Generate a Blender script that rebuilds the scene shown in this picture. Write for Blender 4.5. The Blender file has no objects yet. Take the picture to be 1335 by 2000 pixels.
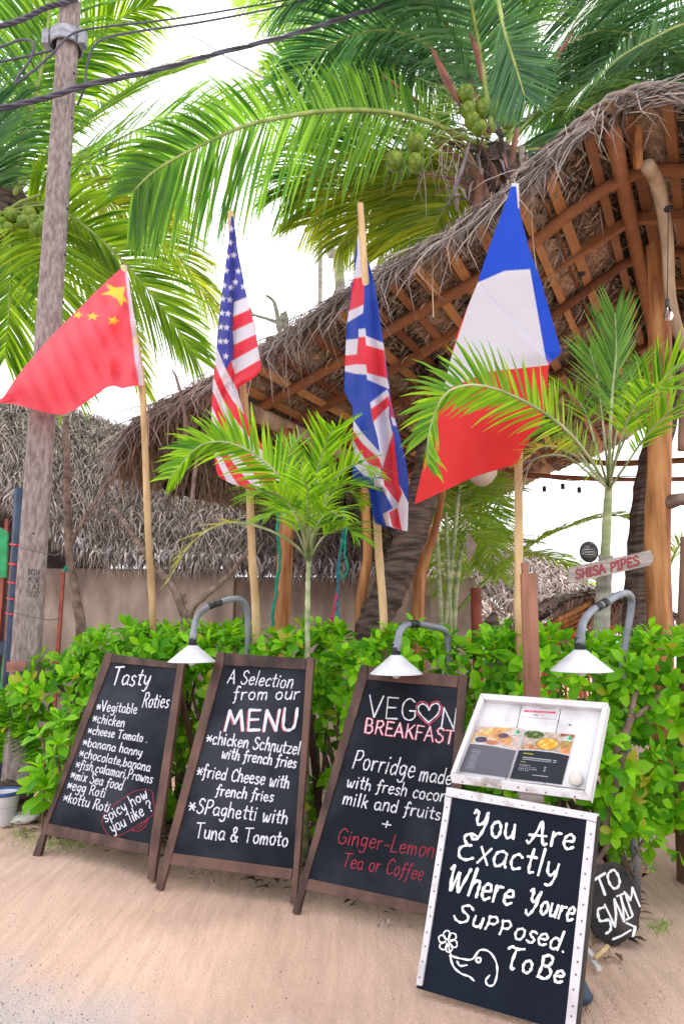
import bpy, math, random
import numpy as np
from mathutils import Vector, Matrix, Quaternion
R = math.radians
random.seed(7)
rnd = random.random
def ru(a, b): return a + (b - a) * random.random()
V = Vector
scene = bpy.context.scene
col = scene.collection

# ---------------------------------------------------------------- camera
CAM_H, PITCH, FPX = 1.35, R(9.2), 24.0 / 36.0 * 2000.0
cam_d = bpy.data.cameras.new('camera')
cam = bpy.data.objects.new('camera', cam_d); col.objects.link(cam)
cam_d.sensor_fit = 'VERTICAL'; cam_d.sensor_height = 36.0; cam_d.lens = 24.0
cam_d.clip_start = 0.05; cam_d.clip_end = 3000
cam.location = (0, 0, CAM_H); cam.rotation_euler = (R(90) + PITCH, 0, 0)
scene.camera = cam
# ---------------------------------------------------------------- sky, sun, exposure
SUN_EL, SUN_AZ = R(58), R(-14)      # azimuth measured from +Y towards +X
world = bpy.data.worlds.new('World'); scene.world = world; world.use_nodes = True
wn = world.node_tree; wn.nodes.clear()
wo = wn.nodes.new('ShaderNodeOutputWorld'); wb = wn.nodes.new('ShaderNodeBackground')
sky = wn.nodes.new('ShaderNodeTexSky'); sky.sky_type = 'NISHITA'; sky.sun_disc = False
sky.sun_elevation = SUN_EL; sky.sun_rotation = SUN_AZ; sky.dust_density = 3.0; sky.air_density = 1.2
tc = wn.nodes.new('ShaderNodeTexCoord'); ns = wn.nodes.new('ShaderNodeTexNoise'); ns.inputs['Scale'].default_value = 1.6
ns.inputs['Detail'].default_value = 5
rmp = wn.nodes.new('ShaderNodeMapRange'); rmp.inputs[1].default_value = 0.3; rmp.inputs[2].default_value = 0.62
rmp.inputs[3].default_value = 0.80; rmp.inputs[4].default_value = 1.0
mx = wn.nodes.new('ShaderNodeMix'); mx.data_type = 'RGBA'
mx.inputs[7].default_value = (10.2, 10.3, 11.0, 1)
wn.links.new(tc.outputs['Generated'], ns.inputs['Vector']); wn.links.new(ns.outputs['Fac'], rmp.inputs[0])
wn.links.new(rmp.outputs[0], mx.inputs[0]); wn.links.new(sky.outputs[0], mx.inputs[6])
wn.links.new(mx.outputs[2], wb.inputs['Color']); wb.inputs['Strength'].default_value = 0.1
wn.links.new(wb.outputs[0], wo.inputs[0])
sl = bpy.data.lights.new('sun', 'SUN'); sl.energy = 2.4; sl.angle = R(10); sl.color = (1.0, 0.95, 0.88)
so = bpy.data.objects.new('sun', sl); col.objects.link(so)
sd = V((math.sin(SUN_AZ) * math.cos(SUN_EL), math.cos(SUN_AZ) * math.cos(SUN_EL), math.sin(SUN_EL)))
so.rotation_euler = sd.to_track_quat('Z', 'Y').to_euler(); so.location = (0, 0, 20)
vs = scene.view_settings; vs.view_transform = 'Standard'; vs.look = 'None'; vs.gamma = 1; vs.exposure = 1.17
vs.use_curve_mapping = False
scene.render.engine = 'CYCLES'
scene.cycles.use_denoising = True
scene.cycles.max_bounces = 8; scene.cycles.transparent_max_bounces = 12
scene.cycles.sample_clamp_indirect = 6

# ---------------------------------------------------------------- helpers: photo measurements to points in the place
CP, SP = math.cos(PITCH), math.sin(PITCH)
CAM = V((0, 0, CAM_H))
A = V((-0.883, 0.469, 0)); B = V((0.469, 0.883, 0))       # along the kerb (to the far left) / into the plot
def ray(px, py):
    u = (px - 667.5) / FPX; v = (1000 - py) / FPX
    return V((u, CP - v * SP, SP + v * CP))
def at(px, py, Y):
    d = ray(px, py); return CAM + d * (Y / d.y)
def ground(px, py):
    d = ray(px, py); return CAM + d * (-CAM_H / d.z)
def vb(px, py, b):
    d = ray(px, py); return CAM + d * (b / d.dot(B))
def AB(a, b, z=0): return A * a + B * b + V((0, 0, z))
class Plane:
    def __init__(s, p, n): s.p = V(p); s.n = V(n).normalized()
    def __call__(s, px, py, off=0.0):
        d = ray(px, py); q = s.p + s.n * off
        return CAM + d * ((q - CAM).dot(s.n) / d.dot(s.n))
def catmull(pts, n):
    pts = [V(p) for p in pts]
    if len(pts) == 2: return [pts[0].lerp(pts[1], i / n) for i in range(n + 1)]
    P = [pts[0] * 2 - pts[1]] + pts + [pts[-1] * 2 - pts[-2]]
    m = len(pts) - 1; out = []
    for i in range(n + 1):
        t = i / n * m; k = min(int(t), m - 1); t -= k
        p0, p1, p2, p3 = P[k:k + 4]
        out.append(0.5 * ((2 * p1) + (p2 - p0) * t + (2 * p0 - 5 * p1 + 4 * p2 - p3) * t * t + (3 * p1 - p0 - 3 * p2 + p3) * t ** 3))
    return out
def interp(x, xs, ys):
    return float(np.interp(x, xs, ys))

class MB:
    def __init__(s): s.v = []; s.f = []
    def add(s, vs_, fs):
        o = len(s.v); s.v.extend([tuple(p) for p in vs_]); s.f.extend([tuple(i + o for i in f) for f in fs])
    def box(s, c, dx, dy, dz):
        c = V(c); vs_ = []
        for k in range(8): vs_.append(c + dx * (1 if k & 1 else -1) + dy * (1 if k & 2 else -1) + dz * (1 if k & 4 else -1))
        fs = [(0, 2, 3, 1), (4, 5, 7, 6), (0, 1, 5, 4), (2, 6, 7, 3), (0, 4, 6, 2), (1, 3, 7, 5)]
        if dx.cross(dy).dot(dz) < 0: fs = [f[::-1] for f in fs]
        s.add(vs_, fs)
    def beam(s, p0, p1, w, h, up=V((0, 0, 1))):
        p0 = V(p0); p1 = V(p1); d = (p1 - p0); L = d.length; d = d / L
        x = d.cross(up)
        if x.length < 1e-4: x = d.cross(V((1, 0, 0)))
        x.normalize(); y = x.cross(d).normalized()
        s.box((p0 + p1) / 2, d * L / 2, x * w / 2, y * h / 2)
    def tube(s, pts, rad, n=8, cap=True, wob=0.0, flat=1.0):
        pts = [V(p) for p in pts]; m = len(pts)
        if not hasattr(rad, '__len__'): rad = [rad] * m
        if len(rad) != m: rad = [interp(i / (m - 1), np.linspace(0, 1, len(rad)), rad) for i in range(m)]
        t0 = (pts[1] - pts[0]).normalized(); x = t0.cross(V((0, 0, 1)))
        if x.length < 0.05: x = t0.cross(V((0, 1, 0)))
        x.normalize(); vs_ = []; fs = []
        for i, p in enumerate(pts):
            t = (pts[min(i + 1, m - 1)] - pts[max(i - 1, 0)]).normalized()
            x = (x - t * x.dot(t)).normalized(); y = t.cross(x)
            for k in range(n):
                a = 2 * math.pi * k / n; r = rad[i] * (1 + ru(-wob, wob))
                vs_.append(p + (x * math.cos(a) + y * math.sin(a) * flat) * r)
        for i in range(m - 1):
            for k in range(n):
                k2 = (k + 1) % n; fs.append((i * n + k, i * n + k2, (i + 1) * n + k2, (i + 1) * n + k))
        if cap:
            fs.append(tuple(range(n))[::-1]); fs.append(tuple((m - 1) * n + k for k in range(n)))
        s.add(vs_, fs)
    def strip(s, pts, widths, wv):
        vs_ = []; m = len(pts)
        for i, p in enumerate(pts):
            w = wv[i] if isinstance(wv, list) else wv
            vs_ += [p - w * widths[i] * .5, p + w * widths[i] * .5]
        s.add(vs_, [(2 * i, 2 * i + 1, 2 * i + 3, 2 * i + 2) for i in range(m - 1)])
    def lathe(s, c, prof, n=20, ax=V((0, 0, 1)), sx=1.0):
        c = V(c); ax = V(ax).normalized(); x = ax.orthogonal().normalized(); y = ax.cross(x)
        vs_ = []; fs = []; m = len(prof)
        for r, h in prof:
            for k in range(n):
                a = 2 * math.pi * k / n
                vs_.append(c + ax * h + (x * math.cos(a) * sx + y * math.sin(a)) * max(r, 1e-5))
        for i in range(m - 1):
            for k in range(n):
                k2 = (k + 1) % n; fs.append((i * n + k, i * n + k2, (i + 1) * n + k2, (i + 1) * n + k))
        s.add(vs_, fs)
    def ball(s, c, r, ax=V((0, 0, 1)), el=1.0, n=12, m=8, jit=0.0):
        prof = [(math.sin(math.pi * i / m) * r * (1 + ru(-jit, jit)), -math.cos(math.pi * i / m) * r * el) for i in range(m + 1)]
        s.lathe(c, prof, n, ax)
    def prism(s, plane, poly, front, back):
        """outline measured in the photo on a plane, extruded along its normal"""
        a = [plane(x, y, front) for x, y in poly]; b0 = [plane(x, y, 0) for x, y in poly]
        off0 = plane.n * back
        b = [q + plane.n * (front) * 0 + off0 + (a[i] - a[i]) for i, q in enumerate([plane(x, y, front) - plane.n * front for x, y in poly])]
        n = len(poly)
        c = V((0, 0, 0))
        for k in range(n): c += a[k].cross(a[(k + 1) % n])
        rev = c.dot(plane.n) < 0
        fs = [tuple(range(n)), tuple(range(n, 2 * n))[::-1]] + [(k, k + n, (k + 1) % n + n, (k + 1) % n) for k in range(n)]
        if rev: fs = [f[::-1] for f in fs]
        s.add(a + b, fs)
    def build(s, name, mat, parent=None, smooth=False, kind=None, label=None, bevel=0, loc=None):
        me = bpy.data.meshes.new(name); me.from_pydata(s.v, [], s.f); me.update()
        if smooth: me.polygons.foreach_set('use_smooth', [True] * len(me.polygons))
        if isinstance(mat, str): mat = M[mat]
        me.materials.append(mat)
        return link(name, me, parent, kind, label, bevel)
def link(name, me, parent=None, kind=None, label=None, bevel=0):
    o = bpy.data.objects.new(name, me); col.objects.link(o)
    if parent is not None: put(o, parent)
    if kind: o['kind'] = kind
    if label: o['label'] = label
    if bevel:
        m = o.modifiers.new('edge', 'BEVEL'); m.width = bevel; m.segments = 2; m.limit_method = 'ANGLE'; m.angle_limit = R(40)
    return o
WLOC = {}
def put(o, parent):
    o.parent = parent
    o.matrix_parent_inverse = Matrix.Translation(-WLOC.get(parent.name, V((0, 0, 0))))
def tag(o, label, cat, group=None, kind=None):
    o['label'] = label; o['category'] = cat
    if group: o['group'] = group
    if kind: o['kind'] = kind
    return o
def thing(name, label, cat, loc=(0, 0, 0), group=None):
    o = bpy.data.objects.new(name, None); col.objects.link(o); o.location = loc; o.empty_display_size = .1
    WLOC[o.name] = V(loc)
    return tag(o, label, cat, group)

# ---------------------------------------------------------------- materials
M = {}
def srgb(h):
    h = h.lstrip('#'); c = [int(h[i:i + 2], 16) / 255 for i in (0, 2, 4)]
    return tuple(x / 12.92 if x <= .04045 else ((x + .055) / 1.055) ** 2.4 for x in c)
def mat(name, c1, c2=None, rough=.8, scale=8, detail=4, stretch=(1, 1, 1), bump=0.0, bscale=40, transl=0.0, tcol=None,
        island=0.0, spec=.3, metal=0, c3=None, objrand=0.0, coords='Object', emit=None, lo=.35, hi=.65):
    m = bpy.data.materials.new(name); m.use_nodes = True; nt = m.node_tree; N = nt.nodes; L = nt.links
    p = N['Principled BSDF']; out = N['Material Output']
    p.inputs['Roughness'].default_value = rough; p.inputs['Specular IOR Level'].default_value = spec
    p.inputs['Metallic'].default_value = metal
    c2 = c2 or c1
    tcn = N.new('ShaderNodeTexCoord'); mp = N.new('ShaderNodeMapping'); mp.inputs['Scale'].default_value = stretch
    L.new(tcn.outputs[coords], mp.inputs[0])
    no = N.new('ShaderNodeTexNoise'); no.inputs['Scale'].default_value = scale; no.inputs['Detail'].default_value = detail
    L.new(mp.outputs[0], no.inputs['Vector'])
    cr = N.new('ShaderNodeValToRGB'); cr.color_ramp.elements[0].position = lo; cr.color_ramp.elements[1].position = hi
    cr.color_ramp.elements[0].color = (*c1, 1); cr.color_ramp.elements[1].color = (*c2, 1)
    if c3:
        e = cr.color_ramp.elements.new((lo + hi) / 2); e.color = (*c3, 1)
    fac = no.outputs['Fac']
    if island or objrand:
        g = N.new('ShaderNodeNewGeometry'); rp = g.outputs['Random Per Island']
        if objrand:
            oi = N.new('ShaderNodeObjectInfo'); rp = oi.outputs['Random']
        mm = N.new('ShaderNodeMix'); mm.data_type = 'FLOAT'; mm.inputs[0].default_value = island or objrand
        L.new(no.outputs['Fac'], mm.inputs[2]); L.new(rp, mm.inputs[3]); fac = mm.outputs[0]
    L.new(fac, cr.inputs[0]); L.new(cr.outputs[0], p.inputs['Base Color'])
    if bump:
        n2 = N.new('ShaderNodeTexNoise'); n2.inputs['Scale'].default_value = bscale; n2.inputs['Detail'].default_value = 6
        L.new(mp.outputs[0], n2.inputs['Vector'])
        b = N.new('ShaderNodeBump'); b.inputs['Strength'].default_value = bump; b.inputs['Distance'].default_value = .01
        L.new(n2.outputs['Fac'], b.inputs['Height']); L.new(b.outputs[0], p.inputs['Normal'])
    if transl:
        t = N.new('ShaderNodeBsdfTranslucent'); ms = N.new('ShaderNodeMixShader'); ms.inputs[0].default_value = transl
        if tcol:
            mxn = N.new('ShaderNodeMix'); mxn.data_type = 'RGBA'; mxn.blend_type = 'MULTIPLY'; mxn.inputs[0].default_value = 1
            L.new(cr.outputs[0], mxn.inputs[6]); mxn.inputs[7].default_value = (*tcol, 1); L.new(mxn.outputs[2], t.inputs['Color'])
        else: L.new(cr.outputs[0], t.inputs['Color'])
        L.new(p.outputs[0], ms.inputs[1]); L.new(t.outputs[0], ms.inputs[2]); L.new(ms.outputs[0], out.inputs[0])
    if emit:
        p.inputs['Emission Color'].default_value = (*emit[:3], 1); p.inputs['Emission Strength'].default_value = emit[3]
    M[name] = m; return m
# foliage
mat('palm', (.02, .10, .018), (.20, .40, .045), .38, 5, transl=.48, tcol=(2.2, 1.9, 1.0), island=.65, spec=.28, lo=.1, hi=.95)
mat('palm_lit', (.04, .15, .012), (.34, .50, .035), .4, 5, transl=.55, tcol=(1.8, 1.6, .9), island=.65, spec=.28, lo=.1, hi=.95)  # brighter copy of the palm green, sunlight put into the colour
mat('palm_cool', (.014, .07, .03), (.13, .29, .10), .36, 5, transl=.38, tcol=(1.7, 1.7, 1.1), island=.6, spec=.28, lo=.1, hi=.95)  # darker, bluer copy of the palm green, shade put into the colour
mat('palm_yellow', (.08, .20, .015), (.42, .42, .03), .42, 6, transl=.5, tcol=(2, 1.8, .9), island=.7, lo=.1, hi=.95)
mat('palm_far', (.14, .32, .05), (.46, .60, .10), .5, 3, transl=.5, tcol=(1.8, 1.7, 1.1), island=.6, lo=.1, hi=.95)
mat('areca', (.03, .15, .008), (.30, .52, .025), .35, 8, transl=.45, tcol=(2.0, 1.8, .9), island=.7, spec=.28, lo=.1, hi=.95)
mat('areca_dry', (.45, .33, .03), (.22, .28, .03), .5, 8, transl=.45, tcol=(1.6, 1.4, .8), island=.8, lo=.1, hi=.9)
mat('shade_litter', (.03, .018, .012), (.16, .09, .055), .85, 10, island=.8)  # fallen leaves, coloured dark to double as contact shade under the hedge
mat('dead_leaf', (.18, .13, .10), (.36, .30, .26), .8, 10, transl=.2, island=.7)
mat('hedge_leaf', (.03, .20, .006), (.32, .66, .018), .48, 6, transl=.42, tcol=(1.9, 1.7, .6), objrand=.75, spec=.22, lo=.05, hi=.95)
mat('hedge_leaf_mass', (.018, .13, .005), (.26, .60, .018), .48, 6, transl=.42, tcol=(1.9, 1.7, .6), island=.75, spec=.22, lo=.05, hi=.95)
mat('hedge_yellow', (.35, .36, .03), (.5, .45, .04), .45, 6, transl=.35, objrand=.6)
mat('twig', (.10, .065, .05), (.24, .17, .13), .85, 14, bump=.4)
mat('rachis', (.18, .26, .05), (.34, .40, .12), .5, 6)
mat('rachis_brown', (.12, .06, .045), (.28, .15, .10), .6, 6, stretch=(1, 1, 1), bump=.3)
mat('coconut', (.06, .12, .010), (.22, .27, .03), .5, 9, spec=.25)
mat('trunk', (.035, .024, .02), (.14, .10, .08), .9, 5, stretch=(1, 1, 6), bump=.8, bscale=14)
mat('trunk_pale', (.20, .19, .15), (.42, .40, .34), .85, 6, stretch=(1, 1, 3), bump=.4)
mat('green_stem', (.16, .24, .08), (.42, .44, .26), .5, 4, stretch=(1, 1, 4))
mat('spathe', (.10, .08, .09), (.22, .18, .20), .6, 8, bump=.3)
mat('spathe_red', (.13, .04, .035), (.26, .10, .07), .6, 8, bump=.3)
# woods
mat('board_wood', (.022, .010, .008), (.125, .062, .044), .6, 9, 9, stretch=(1, 1, .5), bump=.5, bscale=40, spec=.35, objrand=.25)
mat('post_wood', (.20, .06, .016), (.52, .25, .09), .6, 5, 9, stretch=(3, 3, .35), bump=.6, bscale=14)
mat('post_pale', (.26, .165, .10), (.50, .37, .25), .7, 4, 5, stretch=(2, 2, .6), bump=.4, bscale=10)
mat('post_dark', (.11, .055, .035), (.24, .13, .09), .7, 4, 5, stretch=(2, 2, .6), bump=.4, bscale=10)
mat('rafter', (.055, .014, .007), (.30, .12, .05), .75, 9, 8, bump=.8, bscale=22, objrand=.5, lo=.2, hi=.8)
mat('batten', (.10, .025, .010), (.52, .25, .095), .65, 5, 5, bump=.4, bscale=18, objrand=.75, lo=.15, hi=.85)
mat('stake_wood', (.15, .062, .038), (.30, .14, .09), .7, 5, 5, stretch=(3, 3, .5), bump=.4, bscale=10)
mat('grey_wood', (.24, .19, .17), (.46, .40, .37), .8, 8, 6, stretch=(1, 1, 4), bump=.5, bscale=20)
mat('bamboo', (.36, .22, .10), (.58, .41, .21), .5, 4, 4, stretch=(3, 3, .8), bump=.15)
# thatch
mat('thatch', (.07, .055, .05), (.55, .49, .47), .85, 3, 3, island=.9, lo=.1, hi=.95)
mat('thatch_brown', (.09, .055, .038), (.40, .30, .22), .85, 3, 3, island=.9, lo=.1, hi=.95)
mat('thatch_base', (.02, .015, .012), (.07, .052, .04), .9, 9, bump=.8, bscale=30)
mat('mat_weave', (.028, .015, .009), (.46, .30, .20), .85, 48, 3, stretch=(1, .35, 1), bump=1.0, bscale=60, objrand=.3, lo=.34, hi=.62)
mat('mat_fringe', (.12, .08, .06), (.46, .37, .29), .85, 5, island=.9, lo=.1, hi=.95)
mat('thatch_mixed', (.035, .024, .019), (.44, .36, .315), .85, 3, 3, island=.9, lo=.15, hi=1.0)
mat('thatch_far', (.20, .15, .125), (.58, .49, .43), .85, 3, 3, island=.9, lo=.1, hi=1.0)  # thatch paled so the colour carries the glare over distant roofs
# mineral
mat('concrete', (.16, .12, .108), (.30, .25, .235), .85, 45, 10, stretch=(1, 1, .3), bump=.4, bscale=60)
mat('rust', (.26, .10, .08), (.36, .17, .14), .8, 10)
mat('plaster', (.22, .165, .135), (.47, .375, .305), .9, 2.6, 8, stretch=(1.6, 1, .6), bump=.15, bscale=30)
mat('stone', (.50, .46, .42), (.68, .64, .58), .8, 14, 5, bump=.4, bscale=30)
mat('pebble', (.12, .11, .14), (.42, .38, .36), .7, 20, island=.9)
# man-made
mat('white_paint', (.36, .34, .34), (.60, .58, .60), .5, 9, 6, bump=.12, bscale=25, lo=.2, hi=.5)
mat('white_paint_dirty', (.30, .25, .225), (.58, .56, .57), .55, 14, 6, bump=.2, bscale=40, lo=.3, hi=.5)
mat('shade_white', (.60, .60, .64), (.50, .49, .50), .4, 14, 6, spec=.4, lo=.5, hi=.7)
mat('pvc', (.12, .13, .15), (.24, .26, .30), .4, 6, spec=.5)
mat('black', (.012, .012, .014), (.03, .03, .03), .5, 20)
mat('cable', (.05, .043, .065), (.09, .08, .11), .45)
mat('clamp', (.22, .22, .25), (.34, .34, .38), .5, 20, metal=.3)
mat('chalk', (.70, .70, .73), (.30, .31, .36), .95, 230, 4, lo=.42, hi=.72)
mat('chalk_bold', (.84, .84, .84), (.76, .76, .78), .8, 60, 3)
mat('chalk_red', (.40, .035, .06), (.27, .03, .05), .95, 190, 3)
mat('chalk_pink', (.62, .09, .14), (.42, .05, .09), .95, 190, 3)
mat('sign_red', (.34, .04, .05), (.22, .07, .07), .8, 90, 3)
mat('ink', (.03, .03, .035), None, .8)
mat('nail', (.20, .10, .06), None, .6)
mat('rope_green', (.01, .17, .11), (.02, .28, .18), .8, 20)
mat('rope_blue', (.02, .10, .17), (.02, .16, .24), .8, 20)
mat('rope_pink', (.55, .05, .12), None, .8)
mat('net_teal', (.10, .42, .42), None, .8)
mat('red_wrap', (.55, .02, .03), None, .5)
mat('navy', (.012, .022, .045), (.03, .05, .09), .5, 10)
mat('dark_room', (.02, .014, .012), (.05, .035, .03), .9)  # near-black colour paints the shade of the shack's interior
mat('green_paint', (.02, .22, .07), (.03, .34, .13), .5, 12)
mat('red_paint', (.42, .05, .02), (.55, .09, .04), .6, 8)
mat('red_brown', (.20, .045, .03), (.30, .08, .05), .6, 8)
mat('blue_rim', (.03, .08, .22), None, .5)
mat('wick', (.05, .045, .04), (.11, .10, .09), .8, 30)
mat('lampshade_cloth', (.62, .54, .44), (.74, .66, .55), .7, 8, transl=.35)
mat('bulb_brass', (.05, .05, .05), None, .4)
def glass(name, c, rough=.02):
    m = bpy.data.materials.new(name); m.use_nodes = True; p = m.node_tree.nodes['Principled BSDF']
    p.inputs['Base Color'].default_value = (*c, 1); p.inputs['Roughness'].default_value = rough
    p.inputs['Transmission Weight'].default_value = 1; p.inputs['IOR'].default_value = 1.45; M[name] = m
glass('bulb_glass', (.95, .93, .9))
# chalk panel: black paint with smeared chalk dust and brushed streaks
def chalk_panel(name, base, dust, streak):
    m = mat(name, base, dust, .62, 2.2, 7, stretch=(1, 1, 1), bump=.12, bscale=90, spec=.12, lo=.42, hi=.92)
    return m
chalk_panel('chalkboard', (.006, .008, .013), (.060, .064, .082), 1)
chalk_panel('chalkboard_bold', (.004, .0075, .015), (.014, .023, .038), 1)
mat('slice_black', (.012, .011, .012), (.075, .05, .045), .7, 9, 6, bump=.6, bscale=30, lo=.4, hi=.8)
mat('bark', (.02, .016, .015), (.08, .06, .05), .95, 12, bump=1.0, bscale=18)
# cloth coloured by its print
def cloth(name):
    m = bpy.data.materials.new(name); m.use_nodes = True; nt = m.node_tree; N = nt.nodes; L = nt.links
    p = N['Principled BSDF']; p.inputs['Roughness'].default_value = .55; p.inputs['Specular IOR Level'].default_value = .25
    p.inputs['Sheen Weight'].default_value = .2
    a = N.new('ShaderNodeAttribute'); a.attribute_name = 'print'
    L.new(a.outputs['Color'], p.inputs['Base Color'])
    t = N.new('ShaderNodeBsdfTranslucent'); L.new(a.outputs['Color'], t.inputs['Color'])
    ms = N.new('ShaderNodeMixShader'); ms.inputs[0].default_value = .5
    L.new(p.outputs[0], ms.inputs[1]); L.new(t.outputs[0], ms.inputs[2]); L.new(ms.outputs[0], N['Material Output'].inputs[0])
    n = N.new('ShaderNodeTexNoise'); n.inputs['Scale'].default_value = 5; n.inputs['Detail'].default_value = 7
    b = N.new('ShaderNodeBump'); b.inputs['Strength'].default_value = .55; b.inputs['Distance'].default_value = .03
    tcn = N.new('ShaderNodeTexCoord'); L.new(tcn.outputs['Object'], n.inputs['Vector'])
    L.new(n.outputs['Fac'], b.inputs['Height']); L.new(b.outputs[0], p.inputs['Normal']); M[name] = m
cloth('flag_cloth'); cloth('printed_page')
# sand: grains, drag marks with painted shading, damp tone, and the gravelly path showing through
def sand():
    m = bpy.data.materials.new('sand'); m.use_nodes = True; nt = m.node_tree; N = nt.nodes; L = nt.links
    p = N['Principled BSDF']; p.inputs['Roughness'].default_value = .92; p.inputs['Specular IOR Level'].default_value = .15
    tcn = N.new('ShaderNodeTexCoord')
    def noise(sc, det, st=(1, 1, 1), rot=0):
        mp = N.new('ShaderNodeMapping'); mp.inputs['Scale'].default_value = st; mp.inputs['Rotation'].default_value = (0, 0, rot)
        L.new(tcn.outputs['Object'], mp.inputs[0])
        n = N.new('ShaderNodeTexNoise'); n.inputs['Scale'].default_value = sc; n.inputs['Detail'].default_value = det
        L.new(mp.outputs[0], n.inputs['Vector']); return n.outputs['Fac']
    def ramp(f, a, b, c1, c2):
        r = N.new('ShaderNodeValToRGB'); r.color_ramp.elements[0].position = a; r.color_ramp.elements[1].position = b
        r.color_ramp.elements[0].color = (*c1, 1); r.color_ramp.elements[1].color = (*c2, 1); L.new(f, r.inputs[0]); return r.outputs[0]
    big = ramp(noise(.9, 5), .3, .7, (.66, .43, .32), (.78, .55, .43))
    gr = ramp(noise(300, 3), .3, .7, (.70, .70, .70), (1.18, 1.18, 1.18))
    mul = N.new('ShaderNodeMix'); mul.data_type = 'RGBA'; mul.blend_type = 'MULTIPLY'; mul.inputs[0].default_value = 1
    st = ramp(noise(20, 5, (1, .12, 1), R(-33)), .35, .65, (.90, .89, .88), (1.05, 1.05, 1.05)); m0 = N.new('ShaderNodeMix'); m0.data_type = 'RGBA'; m0.blend_type = 'MULTIPLY'; m0.inputs[0].default_value = 1  # streaks put the shading of the sand relief into its colour
    L.new(big, m0.inputs[6]); L.new(st, m0.inputs[7]); L.new(m0.outputs[2], mul.inputs[6]); L.new(gr, mul.inputs[7])
    v = N.new('ShaderNodeTexVoronoi'); v.inputs['Scale'].default_value = 85
    L.new(tcn.outputs['Object'], v.inputs['Vector'])
    pebc = ramp(v.outputs['Distance'], .12, .30, (.24, .22, .26), (.56, .49, .47))
    # gravelly path where the sand thins out
    sx = N.new('ShaderNodeSeparateXYZ'); L.new(tcn.outputs['Object'], sx.inputs[0])
    m1 = N.new('ShaderNodeMath'); m1.operation = 'MULTIPLY_ADD'; m1.inputs[1].default_value = .55; m1.inputs[2].default_value = 0
    L.new(sx.outputs[0], m1.inputs[0])
    m2 = N.new('ShaderNodeMath'); m2.operation = 'ADD'; L.new(m1.outputs[0], m2.inputs[0]); L.new(sx.outputs[1], m2.inputs[1])
    m3 = N.new('ShaderNodeMath'); m3.operation = 'MULTIPLY_ADD'; m3.inputs[1].default_value = .8
    L.new(noise(2.2, 5), m3.inputs[0]); L.new(m2.outputs[0], m3.inputs[2])
    pm = ramp(m3.outputs[0], 0, 1, (1, 1, 1), (0, 0, 0)); r = pm.node.color_ramp
    mr = N.new('ShaderNodeMapRange'); mr.inputs[1].default_value = 2.45; mr.inputs[2].default_value = 2.85
    mr.inputs[3].default_value = .85; mr.inputs[4].default_value = 0; L.new(m3.outputs[0], mr.inputs[0])
    fin = N.new('ShaderNodeMix'); fin.data_type = 'RGBA'; L.new(mr.outputs[0], fin.inputs[0])
    L.new(mul.outputs[2], fin.inputs[6]); L.new(pebc, fin.inputs[7]); L.new(fin.outputs[2], p.inputs['Base Color'])
    ad = N.new('ShaderNodeMath'); ad.operation = 'MULTIPLY_ADD'; ad.inputs[1].default_value = 1.5
    L.new(noise(26, 6, (1, .22, 1), R(-28)), ad.inputs[0]); L.new(noise(160, 4), ad.inputs[2])
    b = N.new('ShaderNodeBump'); b.inputs['Strength'].default_value = .9; b.inputs['Distance'].default_value = .018
    L.new(ad.outputs[0], b.inputs['Height']); L.new(b.outputs[0], p.inputs['Normal']); M['sand'] = m
sand()
mat('sea', (.10, .28, .30), (.16, .36, .38), .2, 3, bump=.5, bscale=3)
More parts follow.
